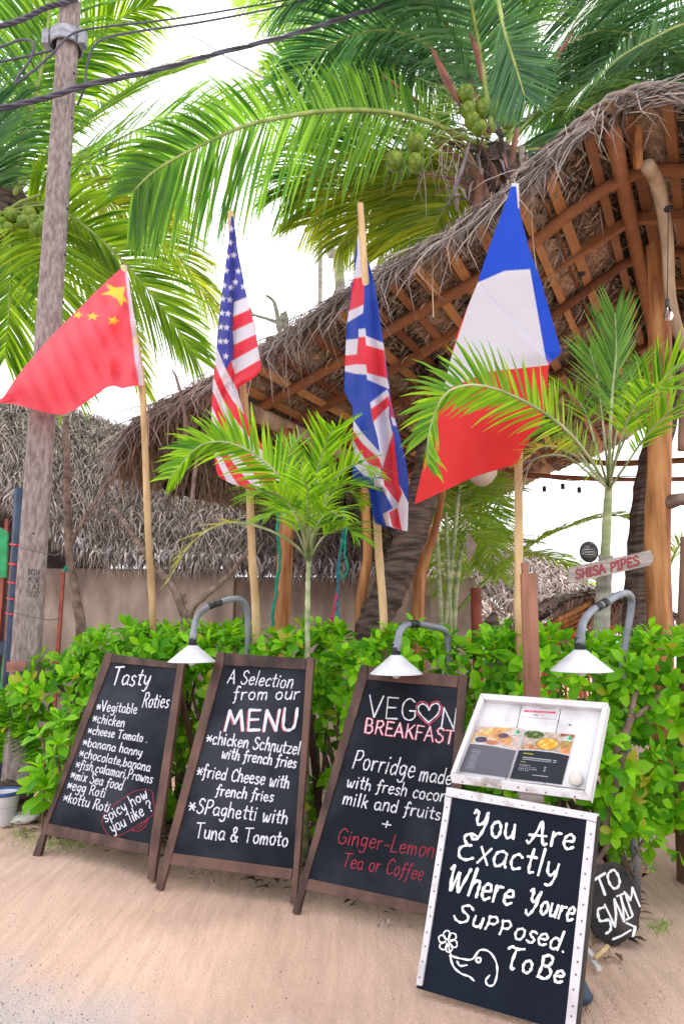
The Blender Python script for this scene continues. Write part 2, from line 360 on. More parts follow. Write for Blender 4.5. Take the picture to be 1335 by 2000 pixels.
# ---------------------------------------------------------------- handwriting: single-stroke letters
G = {
'a': (4.4, "3.6,4.4 2.2,5 0.7,4.1 0.3,2 1.3,0.2 2.6,0.5 3.6,2.2 3.7,4.6 3.7,1.4 4.3,0.2"),
'b': (4.2, "!0.6,8.5 0.5,0.3;0.6,3.6 2,5 3.6,3.8 3.6,1.4 2.2,0 0.5,0.6"),
'c': (3.8, "3.4,4.2 2.2,5 0.8,4 0.4,2 1.4,0.1 3.4,0.7"),
'd': (4.4, "3.5,3.8 2,5 0.5,3.6 0.5,1.2 1.8,0 3.4,1.4;!3.7,8.5 3.7,0.2"),
'e': (4.0, "0.6,2.6 3.3,3 3,4.6 1.7,5 0.5,3.6 0.5,1.4 1.8,0 3.6,0.9"),
'f': (3.2, "3.2,7.6 2.3,8.6 1.4,7 1.3,3 1.1,-1 0.2,-2;!0,4.6 2.7,4.8"),
'g': (4.2, "3.4,4.2 2,5 0.5,3.8 0.6,1.6 1.8,0.6 3.3,2.2;3.5,4.8 3.5,0 2.8,-2.4 1.2,-2.8 0.3,-1.9"),
'h': (4.2, "!0.5,8.5 0.4,0;0.5,3 1.8,4.9 3.2,4.4 3.5,2.4 3.6,0"),
'i': (1.7, "!0.6,4.8 0.7,0;!0.6,6.6 0.75,7"),
'k': (3.8, "!0.5,8.5 0.4,0;!3,4.8 0.6,2.4;!1.4,3.1 3.4,0"),
'l': (1.7, "!0.6,8.5 0.7,0"),
'm': (5.8, "!0.4,4.8 0.4,0;0.5,3.2 1.5,4.9 2.5,4.2 2.7,0;2.8,3.2 3.9,4.9 4.9,4.2 5.1,0"),
'n': (4.2, "!0.4,4.8 0.4,0;0.5,3 1.8,4.9 3.2,4.3 3.6,0"),
'o': (4.2, "2.2,5 0.7,4.1 0.4,2 1.4,0.1 3,0.3 3.7,2.4 3.2,4.4 2,5"),
'p': (4.2, "!0.5,4.8 0.4,-3;0.5,3.6 2,5 3.6,3.8 3.5,1.4 2.2,0 0.6,0.8"),
'r': (3.2, "!0.4,4.8 0.5,0;0.5,2.8 1.4,4.5 2.9,4.8"),
's': (3.4, "3,4.4 1.8,5 0.7,4.2 1.2,2.9 2.6,2.1 3,1 1.8,0 0.3,0.6"),
't': (3.0, "1.4,7.6 1.3,3 1.6,0.4 2.8,0.4;!0,5 2.8,5.2"),
'u': (4.2, "0.4,4.8 0.5,1.4 1.6,0 3,0.8 3.5,2.6;!3.6,4.8 3.7,0"),
'v': (3.8, "!0.3,4.8 1.8,0.1 3.5,4.8"),
'w': (5.4, "0.3,4.8 0.8,0.5 1.6,0.2 2.6,3.6 3.0,0.6 3.9,0.2 5,4.8"),
'x': (3.8, "!0.4,4.8 3.4,0;!3.4,4.8 0.4,0"),
'y': (4.0, "0.4,4.8 0.8,1.6 2,0.8 3.2,2.4;3.6,4.8 3.2,0 2.2,-2.6 0.8,-2.6"),
'z': (3.8, "!0.5,4.7 3.2,4.8 0.4,0.1 3.5,0.2"),
'A': (5.6, "!0.2,0 2.7,8.5 5.2,0;!1,3 4.5,3.2"),
'B': (5.0, "!0.5,8.4 0.4,0;0.5,8.4 3,8.4 3.9,6.6 3,4.7 0.6,4.4 3.6,4.2 4.5,2.2 3.2,0.1 0.4,0"),
'C': (5.0, "4.6,7 3,8.6 1,7 0.4,4 1.2,1 3,0 4.8,1.2"),
'D': (5.0, "!0.5,8.4 0.4,0;0.4,8.4 3.2,7.8 4.5,4.4 3.4,0.8 0.4,0"),
'E': (4.6, "!4.2,8.3 0.6,8.4 0.5,0.1 4.3,0.2;!0.6,4.4 3.6,4.5"),
'F': (4.4, "!4.2,8.3 0.6,8.4 0.5,0;!0.6,4.4 3.4,4.5"),
'G': (5.4, "4.7,7.2 3,8.6 1,7 0.4,4 1.2,1 3,0 4.8,1.2 4.9,3.6;!3,3.7 5,3.7"),
'H': (5.0, "!0.5,8.5 0.4,0;!4.4,8.5 4.4,0;!0.5,4.3 4.4,4.4"),
'I': (2.6, "!1.3,8.5 1.3,0;!0.2,8.5 2.4,8.5;!0.2,0 2.4,0"),
'K': (4.8, "!0.5,8.5 0.4,0;!4.2,8.4 0.6,3.8;!1.6,5 4.4,0"),
'L': (4.4, "!0.6,8.5 0.5,0.1 4,0.2"),
'M': (6.8, "!0.3,0 1.4,8.5 3.3,3 5.2,8.5 6.3,0"),
'N': (5.4, "!0.4,0 0.7,8.4 4.6,0.2 4.9,8.5"),
'O': (5.6, "2.8,8.5 0.9,7 0.4,4 1.3,0.8 3,0 4.7,1.4 5.1,4.6 4.3,7.6 2.8,8.5"),
'P': (4.8, "!0.6,8.4 0.5,0;0.5,8.2 3.2,8.6 4.3,6.6 3.2,4.4 0.6,3.9"),
'R': (5.0, "!0.6,8.4 0.5,0;0.5,8.2 3.2,8.6 4.1,6.6 3,4.6 0.7,4;!2.2,4.2 4.6,0"),
'S': (4.8, "4.3,7.3 2.8,8.6 1,7.4 1.2,5.4 3.4,4 4.3,2.2 3,0.2 1.2,0.2 0.3,1.4"),
'T': (5.2, "!0,8.2 5.2,8.6;!2.6,8.4 2.3,0"),
'U': (5.2, "0.5,8.5 0.5,2.6 1.4,0.3 3.2,0.2 4.5,2.2 4.7,8.5"),
'V': (5.2, "!0.2,8.5 2.4,0.1 5,8.5"),
'W': (7.2, "!0.3,8.5 1.6,0.1 3.4,6 5,0.1 6.9,8.5"),
'X': (5.0, "!0.4,8.4 4.5,0;!4.5,8.4 0.4,0"),
'Y': (5.0, "0.2,8.4 1.2,5 2.6,4.6 4.2,6;4.6,8.5 4,3 2.8,-1.4 1,-1.4"),
'*': (4.6, "!0.8,1.2 3.6,5.4;!3.8,1.4 0.6,5.2;!0.0,3.4 4.4,3.2"),
'+': (4.6, "!0.4,3.5 4.2,3.5;!2.3,5.6 2.3,1.4"),
'-': (3.4, "!0.4,3 2.9,3.2"),
',': (1.8, "!0.9,0.6 0.4,-1.4"), '.': (1.4, "!0.5,0.2 0.8,0"), "'": (1.4, "!0.7,8 0.6,6.6"),
'?': (4.4, "0.4,6.8 1.6,8.5 3.6,7.8 3.6,5.6 2.2,4 2.1,2.4;!2.1,0.5 2.2,0"),
'&': (5.4, "4.8,0 1.4,5.6 1.6,7.8 2.8,8.3 3.5,7 2.4,5 0.6,3 0.5,1 2,0 3.8,1.2 4.7,3"),
'0': (4.6, "2.3,8.4 0.8,6.6 0.6,2.4 2.2,0 3.8,2 4,6 2.3,8.4"), '1': (2.4, "!0.4,6.8 1.4,8.4 1.4,0"),
'2': (4.4, "0.6,6.8 2,8.5 3.6,7 3,4.4 0.5,0.1 4,0.1"), '4': (4.6, "!3,0 3,8.4 0.4,2.6 4.2,2.6"), '7': (4.2, "!0.4,8.4 4,8.4 1.6,0"),
' ': (2.6, ""),
}
# rounder brush capitals for the white-framed board
G2 = {'Y': (6.4, "0.2,7.6 0.9,8.6 1.8,7.6 1.6,5 2.6,3.6 4.2,4.8 5.4,8.4 5,4 3.8,0.2 2.4,-1.6 1,-1.4 0.4,-0.2"),
      'A': (6.6, "0.1,0.6 1,0.2 2.6,4 4,8.6 4.6,4 5.4,0.2 6.4,0.6;!0.6,3 6,3.4"),
      'E': (5.4, "5,8 2.4,8.5 0.9,7 2.4,4.9 3.6,4.9;2.4,4.9 0.5,3.4 0.8,0.8 3,0 5,1"),
      'W': (8.0, "0.1,7.2 0.9,8.5 1.2,3 1.9,0.1 3.6,6.6 4.2,2 5,0.1 6.6,5 7.6,8.6"),
      'S': (6.0, "5.4,7.2 3.6,8.7 1.4,7.6 1.6,5.6 4.2,4 4.8,1.8 3,0 0.8,0.4 -0.6,2"),
      'T': (5.8, "-0.2,7.4 0.8,8.5 3,8 5.8,8.6;3,8.2 2.4,3 2.9,0 3.8,0.4"),
      'B': (5.6, "0.4,7.8 0.9,4 0.5,0;0.2,7.6 2.6,8.8 4.2,7.2 3.2,4.9 1.2,4.5 3.6,4.3 5,2.2 3.6,0 0.6,0.2"),
      'p': (5.0, "0.4,6.2 0.9,3 0.6,0;0.5,5.8 2.6,6.6 3.9,5 3,3.2 0.9,3")}
def ribbon(mb, pts2, w, plane, off):
    """flat brush stroke with round ends; pts2 measured in the photo, laid on the board's plane"""
    n = len(pts2)
    if n < 2: return
    L_, R_ = [], []
    for i in range(n):
        a = pts2[max(i - 1, 0)]; b = pts2[min(i + 1, n - 1)]
        dx, dy = b[0] - a[0], b[1] - a[1]; d = math.hypot(dx, dy) or 1
        ww = w * .5 * (1 + .26 * math.sin(i * .9 + pts2[0][0]))
        nx, ny = -dy / d * ww, dx / d * ww
        L_.append((pts2[i][0] + nx, pts2[i][1] + ny)); R_.append((pts2[i][0] - nx, pts2[i][1] - ny))
    vs_ = []
    for l, r in zip(L_, R_): vs_ += [plane(*l, off), plane(*r, off)]
    fs = [(2 * i, 2 * i + 1, 2 * i + 3, 2 * i + 2) for i in range(n - 1)]
    mb.add(vs_, fs)
    for e, nb in ((0, 1), (n - 1, n - 2)):
        dx, dy = pts2[e][0] - pts2[nb][0], pts2[e][1] - pts2[nb][1]; a0 = math.atan2(dy, dx)
        ring = [plane(pts2[e][0] + math.cos(a0 + t) * w * .5, pts2[e][1] + math.sin(a0 + t) * w * .5, off + .00004) for t in np.linspace(-1.57, 1.57, 6)]
        mb.add(ring, [tuple(range(6))])
def smooth2(pts, closed=False):
    p3 = catmull([V((x, y, 0)) for x, y in pts], 7 * (len(pts) - 1)); return [(p.x, p.y) for p in p3]
def text_line(plane, s, p0, p1, cap, w, m, parent, slant=.10, name='chalk_line', off=.0012, glyphs=None, bow=0, jit=.25, nudge=(0, 0)):
    gl = dict(G)
    if glyphs: gl.update(glyphs)
    rs = random.Random(sum(map(ord, s)) * 7 + len(s))
    tot = sum(gl[c][0] + .9 for c in s) - .9
    dx, dy = p1[0] - p0[0], p1[1] - p0[1]; L = math.hypot(dx, dy); ux, uy = dx / L, dy / L
    sx = L / tot; sy = cap / 8.5
    vx, vy = uy + ux * slant, -ux + uy * slant
    mb = MB(); x = 0; kk = 0; w = w * .80
    for c in s:
        wd, strokes = gl[c]; jy = rs.uniform(-jit, jit); jr = rs.uniform(-.05, .05); js = rs.uniform(.93, 1.07)
        for st in [q for q in strokes.split(';') if q]:
            hard = st.startswith('!'); pts = [tuple(map(float, q.split(','))) for q in st.lstrip('!').split()]
            out = []
            for a, b in pts:
                a = x + a + b * jr; b = b * js + jy + bow * math.sin(math.pi * x / max(tot, 1))
                a += rs.uniform(-.06, .06); b += rs.uniform(-.06, .06)
                out.append((p0[0] + nudge[0] + ux * a * sx + vx * b * sy, p0[1] + nudge[1] + uy * a * sx + vy * b * sy))
            kk += 1
            if hard:
                for q in range(len(out) - 1): 
                    kk += 1; ribbon(mb, [out[q], ((out[q][0] + out[q + 1][0]) / 2, (out[q][1] + out[q + 1][1]) / 2), out[q + 1]], w, plane, off + (kk % 9) * .00009)
            else: ribbon(mb, smooth2(out), w, plane, off + (kk % 9) * .00009)
        x += wd + .9
    return mb.build(name, m, parent)
def stroke_mark(plane, pts, w, m, parent, name, smooth=True, off=.0012, hard=False):
    mb = MB()
    for k, s in enumerate(pts): ribbon(mb, smooth2(s) if smooth else s, w, plane, off + k * .00009)
    return mb.build(name, m, parent)

# ================================================================ THE SETTING
def ground_sheet():
    xs = np.concatenate([[-600, -200, -60, -25, -12, -8], np.linspace(-5, 5, 170), [8, 12, 25, 60, 200, 600]])
    ys = np.concatenate([[-30, -8, -3], np.linspace(1.2, 8, 130), [9, 11, 14, 18, 23, 26, 30, 60, 400, 2200]])
    rs = np.random.RandomState(3); W = [(rs.uniform(-1, 1), rs.uniform(-1, 1), rs.uniform(0, 6.3), k) for k in (1.2, 1.7, 2.9, 4.1, 6.3, 9, 13, 17, 23, 31)]
    mb = MB(); vs_ = []
    for y in ys:
        for x in xs:
            h = 0
            if abs(x) < 6 and 0 < y < 9:
                for a, c, ph, k in W: h += math.sin(x * k * a * 1.5 + y * k * c * 1.5 + ph) * .016 / (k ** .65)
            if y > 24: h = -1.0
            vs_.append((x, y, h))
    nx = len(xs); fs = []
    for j in range(len(ys) - 1):
        for i in range(nx - 1): fs.append((j * nx + i, j * nx + i + 1, (j + 1) * nx + i + 1, (j + 1) * nx + i))
    mb.add(vs_, fs); o = mb.build('ground', 'sand', smooth=True, kind='structure'); o['label'] = 'pinkish beach sand in front of the hedge'
ground_sheet()
mb = MB(); mb.add([(-900, 25.4, -.45), (900, 25.4, -.45), (900, 2200, -.45), (-900, 2200, -.45)], [(0, 1, 2, 3)])
mb.build('sea', 'sea', kind='structure')
# pebbles and bits on the sand
def scatter_pebbles():
    mb = MB()
    for k in range(900):
        if k < 620: px, py = ru(-10, 260), ru(1850, 2010)
        else: px, py = ru(0, 1335), ru(1720, 2000)
        if k < 620 and rnd() < (px / 300 + (1 - (py - 1850) / 160) * .6): continue
        g = ground(px, py); r = ru(.0014, .0036)
        mb.ball(g + V((0, 0, r * .2)), r, V((ru(-1, 1), ru(-1, 1), 1)), ru(.5, .9), 6, 3)
    mb.build('pebbles', 'pebble', kind='stuff', smooth=True)['label'] = 'small dark pebbles and crumbs strewn on the sand'
scatter_pebbles()
def ground_litter():
    mb = MB()
    spots = [(370, 1700), (400, 1712), (450, 1725), (520, 1740), (760, 1800), (85, 1665), (140, 1650), (1180, 1860)]
    for k in range(150):
        c = random.choice(spots); px, py = c[0] + random.gauss(0, 42), c[1] + random.gauss(0, 8)
        g = ground(px, py) + V((0, 0, .008)); a = ru(0, 6.3); L = ru(.01, .05); d = V((math.cos(a), math.sin(a), ru(0, .3)))
        w = d.cross(V((0, 0, 1))).normalized()
        mb.strip([g, g + d * L * .5 + V((0, 0, .006)), g + d * L], [.003, L * .3, .002], w)
    for k in range(0): pass
    mb.build('leaf_litter', 'dead_leaf', kind='stuff')['label'] = 'dry leaf scraps lying under the chalkboards'
    mb = MB()
    for k in range(2600):
        a = ru(.4, 4.6); b = random.gauss(3.75, .32)
        if b < 3.15: continue
        g = AB(a, b, ru(.004, .03)); q = ru(0, 6.3); l = ru(.03, .09); d = V((math.cos(q), math.sin(q), ru(-.05, .25))); w = d.cross(V((0, 0, 1))).normalized()
        mb.strip([g, g + d * l * .5 + V((0, 0, .008)), g + d * l], [.004, l * .4, .004], w)
    mb.build('hedge_litter', 'shade_litter', kind='stuff')['label'] = 'layer of dark fallen leaves under the hedge'
    mb = MB()
    for cx, cy, sx, sy, n in ((120, 1645, 60, 14, 420), (1290, 1810, 26, 14, 120), (40, 1630, 40, 14, 200)):
        for k in range(n):
            g = ground(cx + random.gauss(0, sx * .5), cy + random.gauss(0, sy * .6)); a = ru(0, 6.3)
            t = V((math.cos(a) * .5, math.sin(a) * .5, 1)) * ru(.008, .022)
            mb.strip([g, g + t * .6, g + t + V((math.cos(a), math.sin(a), -.2)) * .007], [.003, .0025, .0006], V((-math.sin(a), math.cos(a), 0)))
    mb.build('grass_tufts', 'areca', kind='stuff')['label'] = 'sparse green weed tufts in the sand'
ground_litter()

# ---------------------------------------------------------------- left neighbour: wall, thatched roof, shack
def bar(name, pts, rad, m, parent, n=8, wob=.05, smooth=True, label=None):
    mb = MB(); mb.tube(pts, rad, n, wob=wob); return mb.build(name, m, parent, smooth=smooth, label=label)
def low_wall():
    t = thing('garden_wall', 'beige plastered wall under the shaggy grey thatch behind the hedge', 'wall', (-1.5, 8, 0))
    mb = MB()
    z = 2.06
    def seg(xa, ya, xb, yb, z, name):
        mb = MB(); a = V((xa, ya, 0)); b = V((xb, yb, 0)); d = (b - a).normalized(); n = d.cross(V((0, 0, 1)))
        mb.box((a + b) / 2 + V((0, 0, z / 2 - .1)), (b - a) / 2, n * .08, V((0, 0, z / 2 + .1))); mb.build(name, 'plaster', t, bevel=.01)
    seg(-3.5, 8.0, -1.25, 8.0, 1.97, 'wall_section'); seg(-1.25, 8.1, 1.6, 8.3, 1.88, 'wall_section')
low_wall()

def thatch_slope(t, corners, nstr, L, mname, base=True, w=.02, droop=.25, seed=1, lift=.02, bm='thatch_base', spread=.6):
    """corners(u,v)->point ; u along, v 0 top..1 bottom. thick layer of loose dry fronds"""
    random.seed(seed); mb = MB()
    NU, NV = 24, 10
    vs_ = [corners(i / NU, j / NV) for j in range(NV + 1) for i in range(NU + 1)]
    if base:
        mb.add(vs_, [(j * (NU + 1) + i, j * (NU + 1) + i + 1, (j + 1) * (NU + 1) + i + 1, (j + 1) * (NU + 1) + i) for j in range(NV) for i in range(NU)])
        mb.build('thatch_underlay', bm, t)
    mb = MB()
    for k in range(nstr):
        u = rnd(); v = ru(-.02, 1.02); p = corners(u, min(max(v, 0), 1)); e = .02
        vv = min(max(v, 0), 1)
        du = (corners(min(u + e, 1), vv) - corners(max(u - e, 0), vv)).normalized()
        dv = (corners(u, min(vv + e, 1)) - corners(u, max(vv - e, 0))).normalized()
        n = du.cross(dv).normalized()
        if n.z < 0: n = -n
        d = (dv + du * random.gauss(0, spread)).normalized(); l = L * ru(.5, 1.25)
        p = p + n * ru(0, .07) - d * l * .3
        d2 = (d + n * ru(-.05, .18)).normalized(); pts = [p, p + d2 * l * .5 + n * lift, p + d2 * l - V((0, 0, l * droop * rnd()))]
        wv = d.cross(n).normalized(); wv = (wv + n * ru(-.8, .8)).normalized(); ww = w * ru(.5, 1.3)
        mb.strip(pts, [ww * .7, ww, ww * .15], wv)
    return mb.build('thatch', mname, t, kind='stuff')
def left_roof():
    t = thing('thatched_roof', 'low grey shaggy palm thatch roof above the beige wall, left side', 'roof', (-2.5, 8, 2))
    topx = [-90, 0, 120, 230, 330, 460, 620, 800]; topy = [785, 788, 800, 832, 880, 935, 985, 1000]
    botx = [-90, 0, 60, 130, 210, 400, 640, 800]; boty = [950, 965, 995, 1062, 1085, 1100, 1112, 1120]
    def cn(u, v):
        px = -90 + 890 * u
        p0 = at(px, interp(px, topx, topy), 10.0); p1 = at(px, interp(px, botx, boty), 7.75)
        p = p0.lerp(p1, v); p.z += math.sin(math.pi * v) * .18; p.y -= math.sin(math.pi * v) * .12
        return p
    thatch_slope(t, cn, 32000, .40, 'thatch_mixed', w=.013, droop=.2, seed=5, spread=.42)
    mb = MB()
    for k in range(1500):
        u = rnd(); p = cn(u, 1.0) + V((ru(-.05, .05), ru(-.15, .1), ru(-.02, .12))); l = ru(.05, .2)
        d = V((random.gauss(0, .35), -.25, -1)).normalized()
        mb.strip([p, p + d * l * .5 + V((0, -.02, 0)), p + d * l + V((0, .03, -.03))], [.02, .02, .003], V((1, ru(-.6, .6), 0)).normalized())
    mb.build('eave_fringe', 'thatch', t, kind='stuff')
    mb = MB(); q = [cn(k / 12, 1.0) for k in range(13)]; mb.add(q + [V((p.x, 8.9, p.z + .12)) for p in q], [(k, k + 1, k + 14, k + 13) for k in range(12)]); mb.build('soffit', 'thatch_base', t)
    # bright tarpaulin edge peeking over the ridge
    mb = MB(); pts = [at(x, y, 10.1) for x, y in ((255, 826), (300, 845), (345, 858))]
    mb.strip(pts, [.1, .13, .05], V((0, .5, .8)).normalized()); mb.build('plastic_sheet', 'net_teal', t)
left_roof()
def shack():
    t = thing('wooden_shack', 'dark open shack with red slats under thatch at the left edge', 'shack', (-4, 7.8, 0))
    Y = 7.6
    mb = MB(); a = at(-120, 1200, Y + .8); b = at(205, 1200, Y + .8); mb.box(V(((a.x + b.x) / 2, Y + .8, 1.35)), V(((b.x - a.x) / 2, 0, 0)), V((0, .03, 0)), V((0, 0, 1.6)))
    mb.build('back_wall', 'dark_room', t)
    for x, w, m in ((4, .045, 'red_brown'), (20, .04, 'red_brown'), (66, .05, 'black'), (121, .03, 'red_brown')):
        mb = MB(); mb.beam(at(x, 1130, Y) * V((1, 1, 0)) if False else V((at(x, 1160, Y).x, Y, 0)), V((at(x, 1160, Y).x, Y, 2.5 if x < 100 else 1.9)), w, .04); mb.build('slat', m, t)
    mb = MB(); p = at(0, 1266, Y - .1); mb.box(V((p.x - .2, Y - .1, p.z)), V((.62, 0, 0)), V((0, .03, 0)), V((0, 0, .07))); mb.build('counter_rail', 'navy', t)
    mb = MB(); p = at(14, 1310, Y - .05); mb.box(p, V((.05, 0, 0)), V((0, .02, 0)), V((0, 0, .3))); mb.build('green_panel', 'green_paint', t)
    mb = MB(); p = at(24, 1318, Y - .15); mb.beam(V((p.x, p.y, 0)), V((p.x, p.y, p.z + .33)), .06, .05); mb.build('orange_post', 'post_wood', t)
    s = thing('green_board', 'green painted board hanging at the left edge beside the concrete pole', 'board', at(0, 1120, 6.6))
    mb = MB(); pl = Plane(at(0, 1100, 6.6), (0.1, -1, 0)); mb.prism(pl, [(-60, 1028), (0, 1030), (15, 1040), (12, 1128), (-60, 1128)], 0, -.04); mb.build('panel', 'green_paint', s)
    s = thing('wrapped_pole', 'navy pole wrapped with red tape next to the concrete pole', 'pole', at(35, 1300, 6.2))
    bar('pole', [at(46, 955, 6.2), at(38, 1100, 6.2), at(28, 1240, 6.2), V((at(24, 1300, 6.2).x, 6.2, 0))], .075, 'navy', s, 10)
    for y0, x0 in ((1066, 40), (1104, 38), (1140, 36), (1171, 34), (1200, 32)):
        mb = MB(); p = at(x0, y0, 6.2); mb.tube([p + V((-.082, -.02, .012)), p + V((0, -.086, 0)), p + V((.082, -.02, -.012))], .009, 6); mb.build('tape', 'red_wrap', s)
shack()

# ---------------------------------------------------------------- concrete pole with cables
def concrete_pole():
    base = at(70, 1500, 5.2); base.z = 0
    t = thing('utility_pole', 'tall weathered concrete utility pole behind the China flag', 'pole', base)
    P0 = V((at(58, 1320, 5.2).x - .03, 5.2, -.1)); P1 = at(138, 8, 5.2)
    ax = (P1 - P0).normalized(); L = (P1 - P0).length
    ang = R(24); vs_ = []; fs = []
    for i, f in enumerate((0, 1)):
        w, d = (.108, .095) if i == 0 else (.086, .075)
        c = P0 + ax * L * f; ch = .3
        prof = [(-w, -d * (1 - ch)), (-w * (1 - ch), -d), (w * (1 - ch), -d), (w, -d * (1 - ch)), (w, d), (-w, d)]
        for x, y in prof:
            vs_.append(c + V((x * math.cos(ang) - y * math.sin(ang), x * math.sin(ang) + y * math.cos(ang), 0)))
    n = 6; fs = [(k, (k + 1) % n, (k + 1) % n + n, k + n) for k in range(n)] + [tuple(range(n))[::-1], tuple(range(n, 2 * n))]
    mb = MB(); mb.add(vs_, fs); mb.build('shaft', 'concrete', t, bevel=.008)
    mb = MB(); mb.lathe(P1 + V((-.0, 0, 0)), [(.06, 0), (.05, .05), (.0, .1)], 8); mb.build('cap', 'concrete', t)
    nx = V((math.sin(ang), -math.cos(ang), 0))
    for (x, y) in ((145, 144), (141, 231), (136, 320), (132, 408), (128, 498), (124, 590), (66, 1042)):   # bolt holes on the right face
        p = at(x, y, 5.2); mb = MB(); f = 5.2 - .112
        p = at(x, y, f); mb.lathe(p, [(.008, -.004), (.008, .012), (0, .012)], 10, V((.35, -1, 0))); mb.build('bolt_hole', 'ink', t)
    # clamp band
    p = at(131, 82, 5.2); mb = MB(); mb.lathe(p, [(.125, -.07), (.14, -.065), (.14, -.02), (.15, 0), (.14, .03), (.14, .06), (.12, .07), (.0, .07)], 12); mb.build('clamp_band', 'clamp', t, bevel=.004)
    for dx in (-.15, .16): 
        mb = MB(); mb.box(p + V((dx, -.05, -.02)), V((.03, 0, 0)), V((0, .04, 0)), V((0, 0, .07))); mb.build('clamp_ear', 'clamp', t, bevel=.006)
    p = at(56, 1300, 5.2); mb = MB(); mb.box(p + V((-.03, -.125, 0)), V((.06, .025, 0)), V((.004, -.012, 0)), V((0, 0, .035))); mb.build('rust_patch', 'rust', t)
    for y, x in ((1078, 85), (1205, 75), (1312, 70)):
        pts = [at(x - 45, y - 8, 5.05), at(x - 10, y, 5.02), at(x + 22, y + 6, 5.04), at(x + 45, y + 2, 5.12)]
        mb = MB(); mb.tube(catmull(pts, 8), .003, 5); mb.build('tie_wire', 'cable', t)
    pl = Plane(at(68, 1130, 5.07), nx)
    for i, (tx, y) in enumerate((('DCB4', 1122), ('MTAR', 1137), ('1 AT', 1151), ('2G07', 1165))):
        text_line(pl, tx, (55, y), (77, y + 2), 11, 1.6, 'ink', t, name='stencil_text')
    cb = []
    def cable(pts, r, label, twist=False):
        pts3 = catmull([at(*p) for p in pts], 60)
        mb = MB()
        if twist:
            for ph in (0, 2.1, 4.2):
                q = [p + V((0, math.cos(i * .55 + ph), math.sin(i * .55 + ph))) * r * .7 for i, p in enumerate(pts3)]
                mb.tube(q, r * .75, 6)
        else: mb.tube(pts3, r, 6)
        o = mb.build('power_cable', 'cable', smooth=True); tag(o, label, 'cable', 'overhead cables on the concrete pole')
    cable([(-60, 62, 5.0), (30, 43, 5.0), (90, 15, 5.05), (140, 0, 5.1), (190, -30, 5.2)], .017, 'thick twisted black cable reaching the pole top from the left', True)
    cable([(-60, 226, 4.9), (40, 203, 4.95), (100, 188, 5.0), (175, 165, 5.0), (300, 138, 5.2), (420, 105, 5.5), (560, 70, 6.0), (680, 32, 6.4), (800, -5, 6.8)], .017, 'thick twisted black cable passing across the pole and over the palms', True)
    cable([(-60, 100, 4.9), (0, 92, 4.9), (40, 78, 4.9), (66, 84, 4.9), (60, 115, 4.9), (30, 160, 4.9), (50, 150, 4.9), (100, 108, 4.93), (140, 67, 4.98), (200, 53, 5.1), (330, 38, 5.6), (480, 14, 6.2), (600, -8, 6.6)], .010, 'black cable looping left of the pole and running off to upper right')
    cable([(-60, 128, 5.0), (20, 117, 5.05), (105, 98, 5.1)], .01, 'thin black cable ending at the clamp band')
    cable([(152, 205, 5.06), (165, 170, 5.05), (172, 120, 5.1), (195, 80, 5.15), (260, 63, 5.3), (400, 42, 5.8), (560, 10, 6.4), (640, -14, 6.7)], .010, 'black cable dropping down the right side of the pole')
concrete_pole()
# ---------------------------------------------------------------- chalkboards
def lerp2(a, b, t): return (a[0] + (b[0] - a[0]) * t, a[1] + (b[1] - a[1]) * t)
def board_plane(fl, fr, k):
    g1, g2 = ground(*fl), ground(*fr); d = (g2 - g1).normalized()
    nh = V((-d.y, d.x, 0)); nh = nh if nh.dot(B) > 0 else -nh
    up = (nh * k + V((0, 0, 1))).normalized(); n = d.cross(up).normalized()
    if n.y > 0: n = -n
    return Plane(g1, n), g1, g2, nh
def aboard(label, TL, TR, BR, BL, iTL, iTR, iBR, iBL, k):
    """outer corners of the frame (feet at the bottom) and the corners of the black panel"""
    pl, g1, g2, nh = board_plane(BL, BR, k)
    t = thing('chalkboard_sign', label, 'chalkboard', (g1 + g2) / 2, 'wooden A-frame chalkboards in front of the hedge')
    th = .024
    # side rails run from top corner to foot
    def railL(): 
        w = iTL[0] - TL[0]
        return [TL, (TL[0] + w * .85, TL[1] + 1), (iTL[0], iTL[1]), (iBL[0], iBL[1]), (BL[0] + 14, BL[1] + 6), BL]
    mb = MB(); mb.prism(pl, [TL, (TL[0] + 14, TL[1] + 1), (iTL[0] - 1, iTL[1]), (iBL[0] - 1, iBL[1]), (BL[0] + 13, BL[1] + 5), (BL[0], BL[1])], .002, -th); mb.build('side_rail', 'board_wood', t, bevel=.003)
    mb = MB(); mb.prism(pl, [(TR[0] - 15, TR[1] - 1), TR, BR, (BR[0] - 13, BR[1] - 5), (iBR[0] + 1, iBR[1]), (iTR[0] + 1, iTR[1])], .002, -th); mb.build('side_rail', 'board_wood', t, bevel=.003)
    top = [(TL[0] + 15, TL[1] + 3), (TR[0] - 16, TR[1] + 2), (iTR[0], iTR[1]), (iTL[0], iTL[1])]
    mb = MB(); mb.prism(pl, top, 0, -th); mb.build('cross_rail', 'board_wood', t, bevel=.003)
    dyb = 22
    bot = [iBL, iBR, (iBR[0] - 3, iBR[1] + dyb), (iBL[0] - 8, iBL[1] + dyb)]
    mb = MB(); mb.prism(pl, bot, 0, -th); mb.build('cross_rail', 'board_wood', t, bevel=.003)
    mb = MB(); mb.prism(pl, [(iTL[0] - 2, iTL[1] - 2), (iTR[0] + 2, iTR[1] - 2), (iBR[0] + 2, iBR[1] + 2), (iBL[0] - 2, iBL[1] + 2)], -.008, -.014)
    mb.build('black_panel', 'chalkboard', t)
    # rear legs and hinge
    for a, g in (((TL[0] + 20, TL[1] + 12), g1), ((TR[0] - 20, TR[1] + 12), g2)):
        top3 = pl(*a, -.04); f = g + nh * .62 + (g1 + g2 - g * 2).normalized() * .05; f.z = 0
        mb = MB(); mb.beam(top3, f, .035, .022, nh); mb.build('rear_leg', 'board_wood', t)
    return t, pl
T = 'chalk_line'
